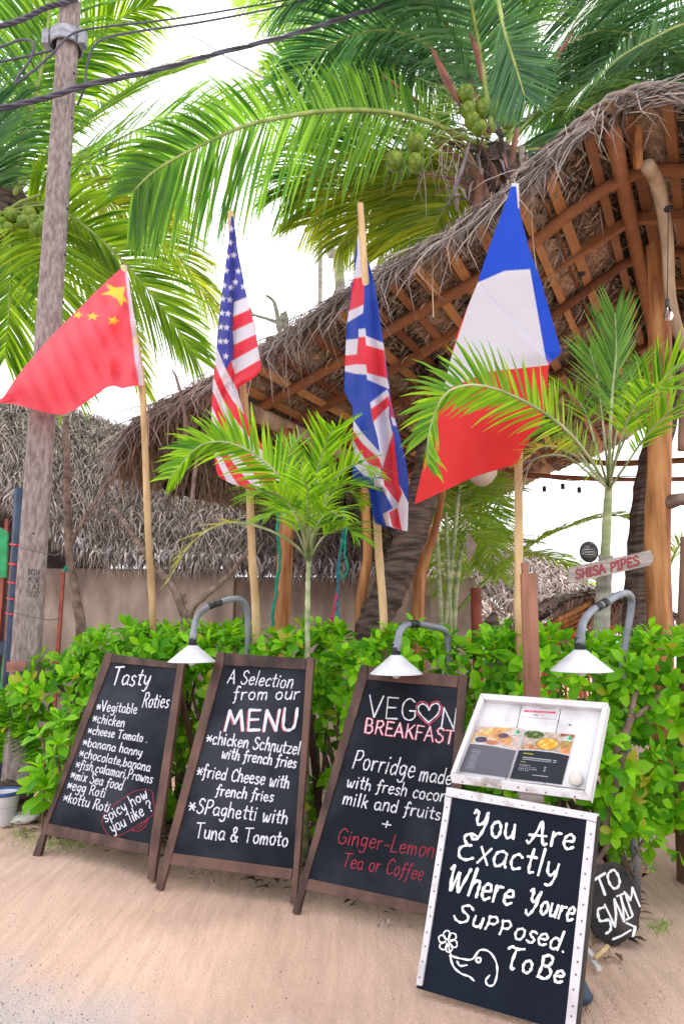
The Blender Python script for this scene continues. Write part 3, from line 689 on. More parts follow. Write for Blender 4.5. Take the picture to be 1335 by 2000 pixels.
t, pl = aboard('chalkboard listing Tasty Roties, first from the left', (206, 1274), (360, 1293), (300, 1722), (63, 1672), (217, 1294), (344, 1306), (291, 1648), (95, 1608), .30)
W = 2.7
def L(s, x0, y0, x1, y1, cap, w=None, m='chalk', **k): text_line(pl, s, (x0, y0), (x1, y1), cap, w or W, m, t, off=-.0065, **k)
L('Tasty', 217, 1337, 290, 1340, 34, 3.4, slant=.25); L('Roties', 277, 1381, 328, 1382, 27, 3.0, slant=.25)
for s_, x0, y0, x1, y1, c in (('*Vegitable', 188, 1388, 267, 1394, 20), ('*chicken', 180, 1410, 242, 1421, 19), ('*cheese Tomato .', 171, 1433, 287, 1450, 17),
        ('*banana hanny', 161, 1456, 276, 1477, 18), ('*chocolate,banana', 154, 1478, 292, 1507, 18), ('*fish,calamari,Prowns', 147, 1500, 296, 1530, 19),
        ('*mix Sea food', 137, 1520, 238, 1543, 19), ('*egg Roti', 130, 1541, 204, 1558, 20), ('*kottu Roti', 122, 1565, 212, 1586, 20)):
    L(s_, x0, y0, x1, y1, c, 2.5)
L('spicy how', 207, 1607, 290, 1556, 21, 2.8); L('you like ?', 220, 1627, 300, 1582, 22, 2.8)
stroke_mark(pl, [[(200, 1598), (206, 1585), (222, 1572), (240, 1560), (258, 1548), (276, 1542), (296, 1545), (299, 1562), (302, 1585), (288, 1600), (262, 1616), (240, 1629), (218, 1634), (206, 1622), (200, 1610), (200, 1598)],
    [(258, 1622), (272, 1616), (284, 1606), (289, 1597), (285, 1612), (274, 1622), (258, 1623)]], 1.0, 'chalk_red', t, 'chalk_outline', off=-.007)

t, pl = aboard('chalkboard headed A Selection from our MENU, second from the left', (424, 1272), (613, 1284), (578, 1768), (303, 1735), (437, 1299), (596, 1308), (571, 1697), (338, 1666), .30)
W = 3.4
L('A Selection', 443, 1334, 570, 1344, 27, 3.0, slant=.22); L('from our', 455, 1367, 583, 1366, 25, 3.2, slant=.22)
text_line(pl, 'MENU', (438, 1427), (578, 1427), 42, 3.2, 'chalk_pink', t, off=-.0070, nudge=(-3, 2), name='red_shadow_line'); text_line(pl, 'MENU', (438, 1427), (578, 1427), 42, 6.4, 'chalk', t, off=-.0058)
for s_, x0, y0, x1, y1, c in (('*chicken Schnutzel', 402, 1451, 584, 1474, 24), ('with french fries', 432, 1480, 577, 1500, 22), ('*fried Cheese with', 383, 1516, 563, 1540, 25),
        ('french fries', 421, 1553, 532, 1566, 22), ('*SPaghetti with', 367, 1586, 560, 1610, 28), ('Tuna & Tomoto', 381, 1636, 561, 1653, 28)):
    L(s_, x0, y0, x1, y1, c, 3.5)

t, pl = aboard('chalkboard headed VEGON BREAKFAST with a heart, third from the left', (704, 1298), (911, 1318), (886, 1828), (570, 1782), (717, 1327), (892, 1343), (862, 1772), (602, 1716), .30)
L('VEG', 716, 1401, 812, 1407, 41, 3.2, slant=0, jit=.1); L('N', 859, 1422, 890, 1424, 43, 3.2, slant=0)
stroke_mark(pl, [[(836, 1411), (820, 1394), (816, 1382), (823, 1375), (832, 1378), (837, 1387)], [(837, 1387), (843, 1377), (853, 1374), (858, 1382), (853, 1396), (836, 1411)]], 2.6, 'chalk', t, 'chalk_heart', off=-.0062)
stroke_mark(pl, [[(836, 1416), (816, 1396), (812, 1381), (820, 1371), (832, 1373), (837, 1381)], [(837, 1381), (844, 1372), (855, 1370), (862, 1381), (857, 1398), (836, 1416)]], 1.8, 'chalk_pink', t, 'red_heart', off=-.0066)
text_line(pl, 'BREAKFAST', (711, 1430), (885, 1454), 27, 5.6, 'chalk_pink', t, off=-.0070, slant=0, name='red_shadow_line', jit=.1); text_line(pl, 'BREAKFAST', (711, 1430), (885, 1454), 27, 2.4, 'chalk', t, off=-.0058, slant=0, jit=.1)
L('Porridge', 687, 1499, 807, 1520, 37, 3.2); L('made', 817, 1524, 880, 1533, 30, 3.4)
L('with fresh coconut', 676, 1537, 893, 1571, 25, 3.2); L('milk and fruits', 668, 1570, 858, 1602, 26, 3.4); L('+', 742, 1619, 762, 1622, 24, 3.4)
L('Ginger-Lemon', 657, 1646, 845, 1676, 32, 2.4, 'chalk_red'); L('Tea or Coffee', 667, 1692, 824, 1720, 29, 2.4, 'chalk_red')

# ---------------------------------------------------------------- white-framed board
def quote_board():
    global t, pl
    pl, g1, g2, nh = board_plane((812, 1930), (1122, 2022), .22)
    t = thing('chalkboard_sign', 'black board in white studded frame reading You Are Exactly Where Youre Supposed To Be', 'chalkboard', (g1 + g2) / 2)
    z = lambda x, y: (560 + x / 1.7226, 1200 + y / 1.7226)
    oTL, oTR, oBL, oBR = (871, 1537), (1165, 1590), (811, 1928), (1121, 2022)
    iTL, iTR, iBL, iBR = (881, 1557), (1144, 1601), (823, 1930), (1102, 2016)
    mb = MB(); mb.prism(pl, [(872, 1540), (1163, 1592), (1120, 2020), (813, 1930)], -.006, -.03); mb.build('black_panel', 'chalkboard_bold', t)
    mb = MB(); mb.prism(pl, [oTL, oTR, (1163, 1606), (1144, 1601), (881, 1557), (869, 1554)], .006, -.034); mb.build('white_strip', 'white_paint_dirty', t, bevel=.002)
    mb = MB(); mb.prism(pl, [(869, 1555), (880.5, 1558), (823, 1926), (811, 1924)], .004, -.034); mb.build('white_strip', 'white_paint', t, bevel=.002)
    mb = MB(); mb.prism(pl, [(1144.5, 1602), (1163, 1607), (1121, 2020), (1101, 2016)], .004, -.034); mb.build('white_strip', 'white_paint', t, bevel=.002)
    mb = MB(); mb.prism(pl, [(1163.5, 1592), (1167, 1596), (1125, 2024), (1121.5, 2020)], .0, -.05); mb.build('edge_strip', 'black', t)
    def nails(a, b, n):
        for i in range(n):
            p = lerp2(a, b, (i + .5 + ru(-.2, .2)) / n); q = pl(p[0] + ru(-2, 2), p[1], .004)
            mb = MB(); mb.lathe(q + pl.n * .0008, [(.0036, 0), (.003, .0015), (0, .0018)], 6, pl.n); mb.build('nail', 'nail', t)
    nails((884, 1549), (1150, 1596), 9); nails((874, 1562), (818, 1918), 13); nails((1154, 1612), (1112, 2004), 14)
    mb = MB()
    p0 = pl(985, 1590, -.05); f = AB((g1 + g2).dot(A) / 2, (g1 + g2).dot(B) / 2 + .55); mb.beam(p0, f, .05, .03, nh); mb.build('prop_leg', 'grey_wood', t)
    kw = dict(glyphs=G2, off=-.0045)
    for s_, x0, y0, x1, y1, c, w in (('You', 918, 1628, 1003, 1640, 50, 6.2), ('Are', 1027, 1645, 1120, 1660, 46, 6.2), ('Exactly', 890, 1676, 1087, 1715, 52, 6.2), ('Where', 870, 1738, 998, 1768, 52, 6.6),
            ('Youre', 1025, 1777, 1117, 1800, 44, 6.2), ('SuppOSed.', 886, 1798, 1102, 1860, 38, 5.4), ('To', 984, 1889, 1036, 1902, 42, 6.2), ('Be', 1046, 1907, 1097, 1921, 42, 6.6)):
        text_line(pl, s_ if s_ != 'SuppOSed.' else 'Supposed.', (x0, y0), (x1, y1), c, w, 'chalk_bold', t, name='painted_word', slant=.06, **kw)
    zz = lambda l: [z(*p) for p in l]
    stroke_mark(pl, [zz([(548, 1150), (560, 1185), (585, 1208), (612, 1218), (628, 1232)]), zz([(548, 1148), (585, 1158), (622, 1160), (648, 1130), (680, 1135), (703, 1170), (706, 1210), (695, 1245), (676, 1248), (668, 1232), (680, 1215)]),
        zz([(572, 1168), (582, 1182), (604, 1180)]), zz([(634, 1162), (643, 1154), (652, 1162), (643, 1172), (634, 1162)])], 3.6, 'chalk_bold', t, 'painted_doodle', off=-.0045)
    pet = []
    for k in range(6):
        a = k * 1.047 + .3; c = (541 + math.cos(a) * 22, 1100 + math.sin(a) * 24)
        pet.append(zz([(541 + math.cos(a - .35) * 8, 1100 + math.sin(a - .35) * 8), (541 + math.cos(a - .4) * 26, 1100 + math.sin(a - .4) * 30), (541 + math.cos(a + .1) * 33, 1100 + math.sin(a + .1) * 37), (541 + math.cos(a + .45) * 26, 1100 + math.sin(a + .45) * 30), (541 + math.cos(a + .4) * 9, 1100 + math.sin(a + .4) * 9)]))
    pet.append(zz([(543, 1112), (546, 1130), (552, 1148)])); pet.append(zz([(538, 1092), (543, 1100), (545, 1108)]))
    stroke_mark(pl, pet, 2.6, 'chalk_bold', t, 'painted_flower', off=-.0045)
quote_board()

# ---------------------------------------------------------------- menu display case on a post
def display_case():
    zc = lambda x, y: (870 + x / 4.0455, 1340 + y / 4.0455)
    g1 = pl_q(884, 1545, 0.0)
    # the case's floor: a sloped tray, bottom edge near the board's top, top edge further back
    p1 = pl_q(905, 1520, -.02); d = (pl_q(1140, 1550, -.02) - p1).normalized(); nh = V((-d.y, d.x, 0)).normalized(); nh = nh if nh.dot(B) > 0 else -nh
    upv = (nh * .62 + V((0, 0, 1))).normalized(); n = d.cross(upv).normalized(); n = n if n.y < 0 else -n
    P = Plane(p1, n)
    t = thing('display_case', 'white wooden tray case holding an open menu on a post', 'display case', V((p1.x + .3, p1.y + .15, 0)))
    T1, T2, T3, T4 = zc(275, 55), zc(1275, 130), zc(1125, 850), zc(35, 690)     # outer at rim level
    I1, I2, I3, I4 = zc(300, 102), zc(1228, 178), zc(1092, 815), zc(75, 680)    # inner
    # back boards (three planks)
    x0 = [zc(300, 100), zc(602, 125), zc(915, 150), zc(1235, 178)]; x1 = [zc(90, 690), zc(470, 745), zc(780, 775), zc(1100, 820)]
    for k in range(3):
        mb = MB(); e = .7
        mb.prism(P, [(x0[k][0] + e, x0[k][1]), (x0[k + 1][0] - e, x0[k + 1][1]), (x1[k + 1][0] - e, x1[k + 1][1]), (x1[k][0] + e, x1[k][1])], -.012 + .001 * k, -.03); mb.build('back_plank', 'white_paint', t, bevel=.001)
    mb = MB(); mb.prism(P, [T1, T2, T3, T4], -.031, -.037); mb.build('backing', 'grey_wood', t)
    q = lambda *p: [p_ for p_ in p]
    rim = .022
    for nm, poly in (('rim_board', q(T1, T2, (I2[0], I2[1]), I1)), ('rim_board', q((T2[0] + 1, T2[1]), (T3[0] + 2, T3[1] + 10), (I3[0] + 1, I3[1] + 3), (I2[0] + .5, I2[1]))), ('rim_board', q((T1[0] - .5, T1[1] + 1), (I1[0] - .5, I1[1]), (I4[0], I4[1]), (T4[0], T4[1])))):
        mb = MB(); mb.prism(P, poly, rim, -.034); mb.build(nm, 'white_paint', t, bevel=.003)
    # front rail, facing out
    pf = Plane(P(*zc(35, 700), rim + .004), (n + V((0, 0, -.55))).normalized())
    mb = MB(); mb.prism(pf, [zc(32, 692), zc(1112, 838), zc(1140, 905), zc(1118, 905), zc(45, 765)], 0, -.02); mb.build('front_rail', 'white_paint_dirty', t, bevel=.003)
    for x, y in ((130, 757), (310, 780), (430, 797), (636, 820), (788, 842), (1018, 876), (570, 800)):
        mb = MB(); mb.lathe(pf(*zc(x, y), .001), [(.004, 0), (.003, .0015), (0, .002)], 6, pf.n); mb.build('nail', 'nail', t)
    for x, y, r in ((918, 158, .0035), (890, 275, .003), (975, 305, .004), (990, 312, .003), (195, 380, .003)):
        mb = MB(); mb.lathe(P(*zc(x, y), -.010), [(r, 0), (r * .8, .0012), (0, .0016)], 6, P.n); mb.build('nail', 'ink', t)
    # bracket under the tray, in front of the wooden stake
    mb = MB(); b0 = zc(585, 850), zc(770, 870), zc(772, 925), zc(590, 900); mb.prism(Plane(P(*zc(680, 860), -.06), V((0, -1, 0))), b0, 0, -.04); mb.build('bracket', 'grey_wood', t)
    s = thing('wooden_stake', 'reddish squared wooden stake standing behind the menu case', 'stake', (P(1032, 1360, -.05)).to_tuple()[:2] + (0,))
    y = P(*zc(660, 110), -.08).y + .12
    a = at(1031, 1120, y); bb = at(1034, 1400, y)
    mb = MB(); mb.beam(V((bb.x + .0, y, 0)), a, .068, .04, V((0, 1, 0))); mb.build('stake', 'stake_wood', s, bevel=.003)
    mb = MB(); mb.box(at(1024, 1112, y) + V((0, 0, 0)), V((.012, 0, 0)), V((0, .018, 0)), V((0, 0, .03))); mb.build('splintered_tip', 'stake_wood', s)
    # the open ring-bound menu inside
    m_ = thing('menu_book', 'open ring-bound laminated menu with food photos lying in the white case', 'menu', P(1000, 1475, 0))
    def page(poly, kind):
        z4 = [zc(*p) for p in poly]; mb = MB(); mb.prism(P, z4, -.0080, -.0112); mb.build('page_block', 'white_paint', m_)
        # printed sheet
        NX, NY = 110, 150; vs_ = []; cl = []
        for j in range(NY + 1):
            for i in range(NX + 1):
                p = lerp2(lerp2(z4[0], z4[1], i / NX), lerp2(z4[3], z4[2], i / NX), j / NY); vs_.append(P(*p, -.0062 + .0006 * math.sin(j / NY * 9 + i / NX * 2)))
        fs = [(j * (NX + 1) + i, j * (NX + 1) + i + 1, (j + 1) * (NX + 1) + i + 1, (j + 1) * (NX + 1) + i) for j in range(NY) for i in range(NX)]
        rs = random.Random(kind)
        def ell(u, v, cx, cy, rx, ry): return ((u - cx) / rx) ** 2 + ((v - cy) / ry) ** 2
        for j in range(NY):
            for i in range(NX):
                u, v = (i + .5) / NX, (j + .5) / NY
                edge = .42 - .03 * math.sin(u * 3.2 + (1 if kind == 1 else 0))
                nz = math.sin(u * 31 + math.sin(v * 23)) * math.sin(v * 37 + u * 9)
                if v < edge - .02:
                    if kind == 1:
                        c = (.72, .58, .50)
                        if abs((u - .35) * .5 + (v - .13)) < .1: c = (.80, .50, .20)
                        if ell(u, v, .33, .1, .2, .06) < 1: c = (.82, .62, .28)
                        if abs((v - .2) - (u - .6) * .35) < .09 and .38 < u < .85: c = (.74, .40, .18)
                        if ell(u, v, .64, .17, .12, .05) < 1: c = (.16, .12, .16)
                        if ell(u, v, .19, .29, .17, .085) < 1: c = (.80, .74, .70)
                        if ell(u, v, .2, .285, .13, .065) < 1: c = (.12, .10, .14)
                        if ell(u, v, .45, .33, .14, .05) < 1: c = (.62, .26, .14)
                    else:
                        c = (.62, .52, .44)
                        if ell(u, v, .2, .08, .2, .08) < 1: c = (.08, .15, .04) if nz > -.2 else (.3, .35, .15)
                        if ell(u, v, .52, .24, .235, .13) < 1: c = (.30, .22, .16)
                        if ell(u, v, .52, .235, .215, .115) < 1: c = (.86, .50, .06) if nz < .5 else (.80, .62, .3)
                        if ell(u, v, .2, .36, .17, .08) < 1: c = (.50, .22, .10) if nz > 0 else (.75, .5, .3)
                        if ell(u, v, .88, .22, .12, .1) < 1: c = (.55, .36, .12)
                        if ell(u, v, .9, .35, .1, .08) < 1: c = (.80, .38, .16)
                        if u > .72 and v < .06: c = (.40, .14, .08)
                    if ell(u, v, .88, .09, .09, .065) < 1: c = (.8, .82, .8) if nz < .1 else (.08, .4, .15)
                    c = tuple(x * (1 + .18 * nz) for x in c)
                elif v < edge: c = (.75, .74, .76)
                else:
                    c = (.035, .04, .05) if kind == 2 else (.19, .18, .215)
                    row = int(v * 52); inr = row % 2 == 0
                    if kind == 1:
                        if .1 < u < .1 + .42 * (.6 + .4 * math.sin(row * 3.1)) + .08 and inr and .5 < v < .93 and math.sin(u * 170 + row) > -.3: c = (.42, .40, .46)
                    else:
                        if .1 < u < .30 and .46 < v < .48: c = (.55, .5, .05)
                        if .12 < u < .68 and .52 < v < .60 and inr: c = (.5, .5, .55)
                        if .1 < u < .2 and .63 < v < .65: c = (.5, .45, .05)
                        if .1 < u < .1 + .3 + .1 * math.sin(row) and .67 < v < .82 and inr and math.sin(u * 150 + row * 2) > -.4: c = (.42, .42, .46)
                        if .72 < u < .78 and .52 < v < .6 and inr or .58 < u < .62 and .68 < v < .8 and inr: c = (.55, .55, .6)
                        if .4 < u < .7 and .87 < v < .885: c = (.6, .6, .62)
                cl.append((*c, 1))
        me = bpy.data.meshes.new('printed_sheet'); me.from_pydata([tuple(p) for p in vs_], [], fs)
        at_ = me.attributes.new('print', 'FLOAT_COLOR', 'FACE'); at_.data.foreach_set('color', np.array(cl, dtype=np.float32).ravel())
        me.materials.append(M['printed_page']); link('printed_sheet', me, m_)
    page([(245, 315), (605, 335), (490, 722), (105, 672)], 1)
    page([(628, 345), (1018, 385), (915, 778), (505, 728)], 2)
    for i in range(30):
        p = lerp2(zc(618, 340), zc(497, 726), (i + .5) / 30); c0 = P(p[0] - 1.6, p[1], 0); c1 = P(p[0] + 1.8, p[1] + .4, 0); md = P(p[0], p[1], .004)
        mb = MB(); mb.tube([c0 - P.n * .004, md, c1 - P.n * .004], .0009, 4); mb.build('binding_ring', 'clamp', m_)
    # card sticker pinned to the back board
    c_ = thing('payment_card_notice', 'small white notice with a red band stuck above the open menu', 'notice', P(1053, 1390, 0))
    mb = MB(); mb.prism(P, [zc(612, 135), zc(905, 155), zc(855, 262), zc(590, 238)], -.0085, -.0098); mb.build('card', 'white_paint', c_)
    mb = MB(); mb.prism(P, [zc(622, 188), zc(872, 202), zc(865, 218), zc(616, 204)], -.0078, -.0083); mb.build('red_band', 'chalk_pink', c_)
    text_line(P, 'WE ACCEPT', zc(650, 203), zc(835, 215), 3.0, .55, 'white_paint', c_, off=-.0072, name='band_text', slant=0, jit=.05)
    text_line(P, 'VISA', zc(685, 232), zc(732, 235), 2.7, .55, 'navy', c_, off=-.0078, name='brand_text', slant=0, jit=.05)
    text_line(P, 'payments here', zc(752, 176), zc(860, 184), 2.0, .35, 'ink', c_, off=-.0078, name='small_text', slant=0, jit=.05)
    for x, m in ((756, 'red_wrap'), (768, 'palm_orange')):
        mb = MB(); mb.lathe(P(*zc(x, 229), -.0079 + (x - 756) * .00001), [(0, .0002), (.0022, .0002), (.0022, -.0004)], 12, P.n); mb.build('card_logo_disc', m, c_)
    # stone
    s_ = MB(); c = P(*zc(1025, 735), .004); s_.ball(c, .026, (P.n + V((0, 0, .0))).normalized(), .62, 16, 9, .04)
    s_.v = [tuple(c + (V(v) - c) * 1.0 + V((0, 0, 1)) * max(0, (V(v) - c).z) * .25) for v in s_.v]
    tag(s_.build('stone', 'stone', smooth=True), 'rounded pale grey stone lying right of the open menu in the case', 'stone')
mat('palm_orange', (.8, .3, .04), None, .6)
pl_q = pl
display_case()

# ---------------------------------------------------------------- black tree slice sign
def slice_sign():
    z = lambda x, y: (1100 + x / 5, 1600 + y / 5)
    g = ground(*z(500, 1245)); nh = (B * .9 + A * .25).normalized()
    n = (-nh + V((0, 0, .42))).normalized(); P = Plane(g + V((0, 0, .005)), n)
    t = thing('log_slice_sign', 'round black log slice reading TO SWIM with a white arrow leaning by the hedge', 'sign', g)
    out = [(250, 560), (290, 480), (380, 432), (480, 420), (570, 450), (650, 540), (705, 650), (745, 780), (752, 880), (735, 1000), (720, 1090), (640, 1160), (520, 1235), (440, 1205), (350, 1160), (280, 1080), (240, 960), (215, 850), (218, 700)]
    out = smooth2(out + out[:1])[:-1]; out = [(x + ru(-5, 5), y + ru(-5, 5)) for x, y in out]
    inn = [(480 + (x - 480) * .96, 830 + (y - 830) * .96) for x, y in out]
    mb = MB(); mb.prism(P, [z(*p) for p in inn], .0, -.05); mb.build('wood_face', 'slice_black', t)
    mb = MB(); mb.prism(P, [z(*p) for p in out], -.006, -.055); mb.build('bark', 'bark', t)
    def w(pts, wd=4.6, nm='painted_letter'): stroke_mark(P, [[z(*q) for q in s] for s in pts], wd, 'chalk_bold', t, nm, smooth=False)
    w([[(285, 600), (350, 560), (402, 528)], [(342, 575), (375, 660), (402, 738)]])
    stroke_mark(P, [[z(*q) for q in [(470, 498), (430, 540), (440, 610), (480, 670), (520, 670), (545, 620), (530, 550), (495, 500), (470, 498)]]], 4.6, 'chalk_bold', t, 'painted_letter')
    stroke_mark(P, [[z(*q) for q in [(390, 860), (335, 885), (340, 960), (365, 995), (440, 985), (460, 1040), (450, 1090), (415, 1115)]]], 5, 'chalk_bold', t, 'painted_letter')
    w([[(400, 835), (450, 940), (500, 1050)], [(500, 1050), (510, 930), (495, 780)], [(497, 790), (545, 890), (590, 1000)], [(590, 1000), (578, 860), (555, 745)]], 4.2)
    w([[(520, 752), (550, 740), (578, 728)], [(548, 742), (590, 860), (635, 965)], [(610, 980), (640, 968), (662, 955)]], 4.2)
    w([[(672, 938), (630, 820), (592, 712)], [(592, 712), (620, 745), (650, 790)], [(650, 790), (665, 730), (668, 668)], [(668, 668), (705, 760), (742, 850)]], 4.2)
    w([[(485, 1170), (560, 1140), (650, 1085)], [(615, 1015), (690, 1050), (695, 1060)], [(695, 1050), (690, 1090), (675, 1140)]], 5, 'painted_arrow')
slice_sign()
def tools():
    z = lambda x, y: (1100 + x / 5, 1600 + y / 5)
    g = ground(*z(330, 1440)) + V((0, 0, .02))
    t = thing('paint_brush', 'worn brush with pale wooden handle lying on the sand behind the white-framed board', 'brush', g)
    mb = MB(); mb.tube([ground(*z(310, 1425)) + V((0, 0, .025)), ground(*z(430, 1320)) + V((0, 0, .03))], [.009, .011], 8); mb.build('handle', 'bamboo', t, smooth=True)
    mb = MB(); mb.beam(ground(*z(180, 1290)) + V((0, 0, .03)), ground(*z(300, 1410)) + V((0, 0, .02)), .02, .012); mb.build('flat_blade', 'white_paint', t)
    mb = MB(); mb.beam(ground(*z(290, 1425)) + V((0, 0, .012)), ground(*z(350, 1495)) + V((0, 0, .01)), .02, .012); mb.build('bristles', 'white_paint_dirty', t)
    g = ground(*z(150, 1770)); mb = MB()
    N = 22; vs_ = []
    mb.ball(g + V((-.02, 0, .035)), .065, V((.2, .1, 1)), .75, 16, 10, .12)
    mb.ball(g + V((-.03, .09, .03)), .05, V((-.3, .4, 1)), .9, 14, 8, .15)
    tag(mb.build('cloth_bundle', 'navy', smooth=True), 'crumpled black cloth bundle on the sand behind the white-framed board', 'cloth')
tools()
# ---------------------------------------------------------------- thatched pavilion
BV = 4.35            # front edge of the roof
prof_px = [(1520, 330), (1440, 245), (1335, 192), (1262, 188), (1190, 213), (1110, 275), (1000, 372), (930, 425), (860, 470), (700, 560), (560, 653), (480, 703), (418, 744), (331, 785), (285, 816), (250, 850), (224, 907)]
prof = [vb(x, y, BV) for x, y in prof_px]
PA = [p.dot(A) for p in prof]; PZ = [p.z for p in prof]
S_ = [0]
for i in range(1, len(prof)): S_.append(S_[-1] + math.hypot(PA[i] - PA[i - 1], PZ[i] - PZ[i - 1]))
def RP(s, b, up=0.0):
    a = interp(s, S_, PA); z = interp(s, S_, PZ); return AB(a, b, z + up)
def hit(px, py):
    for k in range(400):
        b = BV + k * .02; p = vb(px, py, b)
        z = interp(p.dot(A), PA, PZ)
        if p.z <= z: return b, p.dot(A)
    return None
print('rafters', [hit(*q) for q in ((1180, 388), (1180, 483), (1226, 542), (1170, 580))])
ROOF_L = 7.0
def pavilion():
    t = thing('thatched_pavilion', 'large thatched beach pavilion with woven palm underside and log rafters', 'pavilion', AB(.3, 5.4))
    smax = S_[-1]; s_peak = S_[4]
    # outer thatch body, thick edge
    mb = MB(); NS, NB = 40, 10; vs_ = []
    for j in range(NB + 1):
        for i in range(NS + 1): vs_.append(RP(smax * i / NS, BV + .02 + (ROOF_L - .02) * j / NB, .05))
    n1 = len(vs_)
    for j in range(NB + 1):
        for i in range(NS + 1): vs_.append(RP(smax * i / NS, BV + .14 + (ROOF_L - .14) * j / NB, .075))
    def idx(i, j, top): return (n1 if top else 0) + j * (NS + 1) + i
    fs = []
    for j in range(NB):
        for i in range(NS):
            fs.append((idx(i, j, 0), idx(i + 1, j, 0), idx(i + 1, j + 1, 0), idx(i, j + 1, 0)))
            fs.append((idx(i, j, 1), idx(i, j + 1, 1), idx(i + 1, j + 1, 1), idx(i + 1, j, 1)))
    for i in range(NS):
        fs.append((idx(i, 0, 0), idx(i, 0, 1), idx(i + 1, 0, 1), idx(i + 1, 0, 0))); fs.append((idx(i, NB, 0), idx(i + 1, NB, 0), idx(i + 1, NB, 1), idx(i, NB, 1)))
    for j in range(NB):
        fs.append((idx(0, j, 0), idx(0, j + 1, 0), idx(0, j + 1, 1), idx(0, j, 1))); fs.append((idx(NS, j, 0), idx(NS, j, 1), idx(NS, j + 1, 1), idx(NS, j + 1, 0)))
    mb.add(vs_, fs); mb.build('thatch_core', 'thatch_base', t)
    # loose thatch on top and the shaggy edge
    mb = MB()
    for k in range(5000):
        s = ru(0, smax); b = BV + .35 + ru(0, 1) ** 1.3 * (ROOF_L - .4); p = RP(s, b, .075 + ru(0, .02)); q = RP(min(s + .1, smax), b, .08)
        d = (q - RP(s - .01, b, .08)).normalized(); sg = 1 if s > s_peak else -1
        d = (d * sg + B * random.gauss(0, .5) + V((0, 0, ru(-.15, .05)))).normalized(); l = ru(.25, .5)
        w = d.cross(V((0, 0, 1))).normalized(); mb.strip([p, p + d * l * .5, p + d * l - V((0, 0, l * .2))], [.022, .022, .003], w)
    mb.build('top_thatch', 'thatch', t, kind='stuff')
    mb = MB()
    for k in range(1300):      # strands lying along the sloping edge
        s = ru(0, smax); p = RP(s, BV, ru(-.07, .025)) - B * ru(-.04, .06)
        sl = (RP(min(s + .05, smax), BV) - RP(s - .02, BV)).normalized() * (1 if s > s_peak else -1)
        d = (sl + V((random.gauss(0, .22), -.12 + random.gauss(0, .22), random.gauss(-.03, .12)))).normalized(); l = ru(.15, .5)
        g = ru(.05, .45) * (l / .5)
        pts = [p, p + d * l * .4, p + d * l * .75 - V((0, 0, g * .15)), p + d * l - V((0, 0, g * .45))]
        w = (d.cross(B) + V((ru(-.4, .4), ru(-.4, .4), ru(-.4, .4)))).normalized(); ww = ru(.004, .012); mb.strip(pts, [ww, ww, ww * .8, .001], w)
    for k in range(420):       # hanging wisps
        s = ru(S_[3], smax) if rnd() < .8 else ru(S_[6], smax); p = RP(s, BV, ru(-.03, .06)) - B * ru(0, .08); l = abs(random.gauss(0, .2)) + .07
        if S_[8] < s < S_[12]: l *= 1.35
        sl = (RP(min(s + .05, smax), BV) - RP(s, BV)).normalized()
        d = (V((0, 0, -1)) + sl * ru(-.2, .9) - B * ru(0, .25)).normalized(); c = ru(-.12, .12)
        pts = [p, p + sl * .04 + V((0, 0, .02)), p + d * l * .5 + sl * (.04 + c * .5), p + V((0, 0, -l)) + sl * (.02 + c)]
        ww = ru(.005, .013); mb.strip(pts, [ww, ww, ww * .8, .001], (A + B * ru(-.5, .5)).normalized())
    mb.build('edge_fringe', 'thatch_mixed', t, kind='stuff')
    # twisted ridge roll over the gable top
    for r in range(3):
        pts = []
        for i in range(50):
            s = S_[1] + (S_[6] - S_[1]) * i / 49; o = i * .55 + r * 2.1
            pts.append(RP(s, BV - .02 + .02 * math.sin(o), .055 + .02 * math.cos(o)))
        mb = MB(); mb.tube(pts, .014, 6, wob=.35); mb.build('edge_roll', 'thatch_mixed', t, smooth=True)
    # woven palm mats seen from below: each laid panel is a piece
    cells_s = np.arange(S_[2], smax - .12, .30); cells_b = np.arange(BV + .03, BV + ROOF_L - .1, .62)
    nm = 0
    variants = []
    for vk in range(6):
        w, h = .33, .68; mb = MB(); nu, nv = 9, 12; vs_ = []
        for j in range(nv + 1):
            for i in range(nu + 1):
                zz = .010 * math.sin(i * 2.2 + j * 1.57 * (1 if i % 2 else -1)) + .007 * ((i + j) % 2) + ru(-.004, .004)
                e = ru(-.015, .015) if j in (0, nv) or i in (0, nu) else 0
                vs_.append((w * (i / nu - .5) + e, h * (j / nv - .5) + e, zz))
        fs = [(j * (nu + 1) + i, (j + 1) * (nu + 1) + i, (j + 1) * (nu + 1) + i + 1, j * (nu + 1) + i + 1) for j in range(nv) for i in range(nu)]
        # serrated leaf tips along one side
        mb.add(vs_, fs)
        for j in range(26):
            y = h * ((j + .5) / 26 - .5); x = w * .5 - ru(0, .05); l = ru(.06, .13); sgn = ru(-.5, .5)
            mb.add([(x - .04, y - .012, -.012), (x - .04, y + .012, -.016), (x + l * .6, y + sgn * .04, -.03)], [(0, 1, 2)])
            x = -w * .5 + ru(0, .2); mb.add([(x - .04, y - .01, -.014), (x - .04, y + .010, -.018), (x + l * .8, y - sgn * .04, -.03)], [(0, 1, 2)])
        me = bpy.data.meshes.new('woven_mat'); me.from_pydata(mb.v, [], mb.f); me.materials.append(M['mat_weave']); variants.append(me)
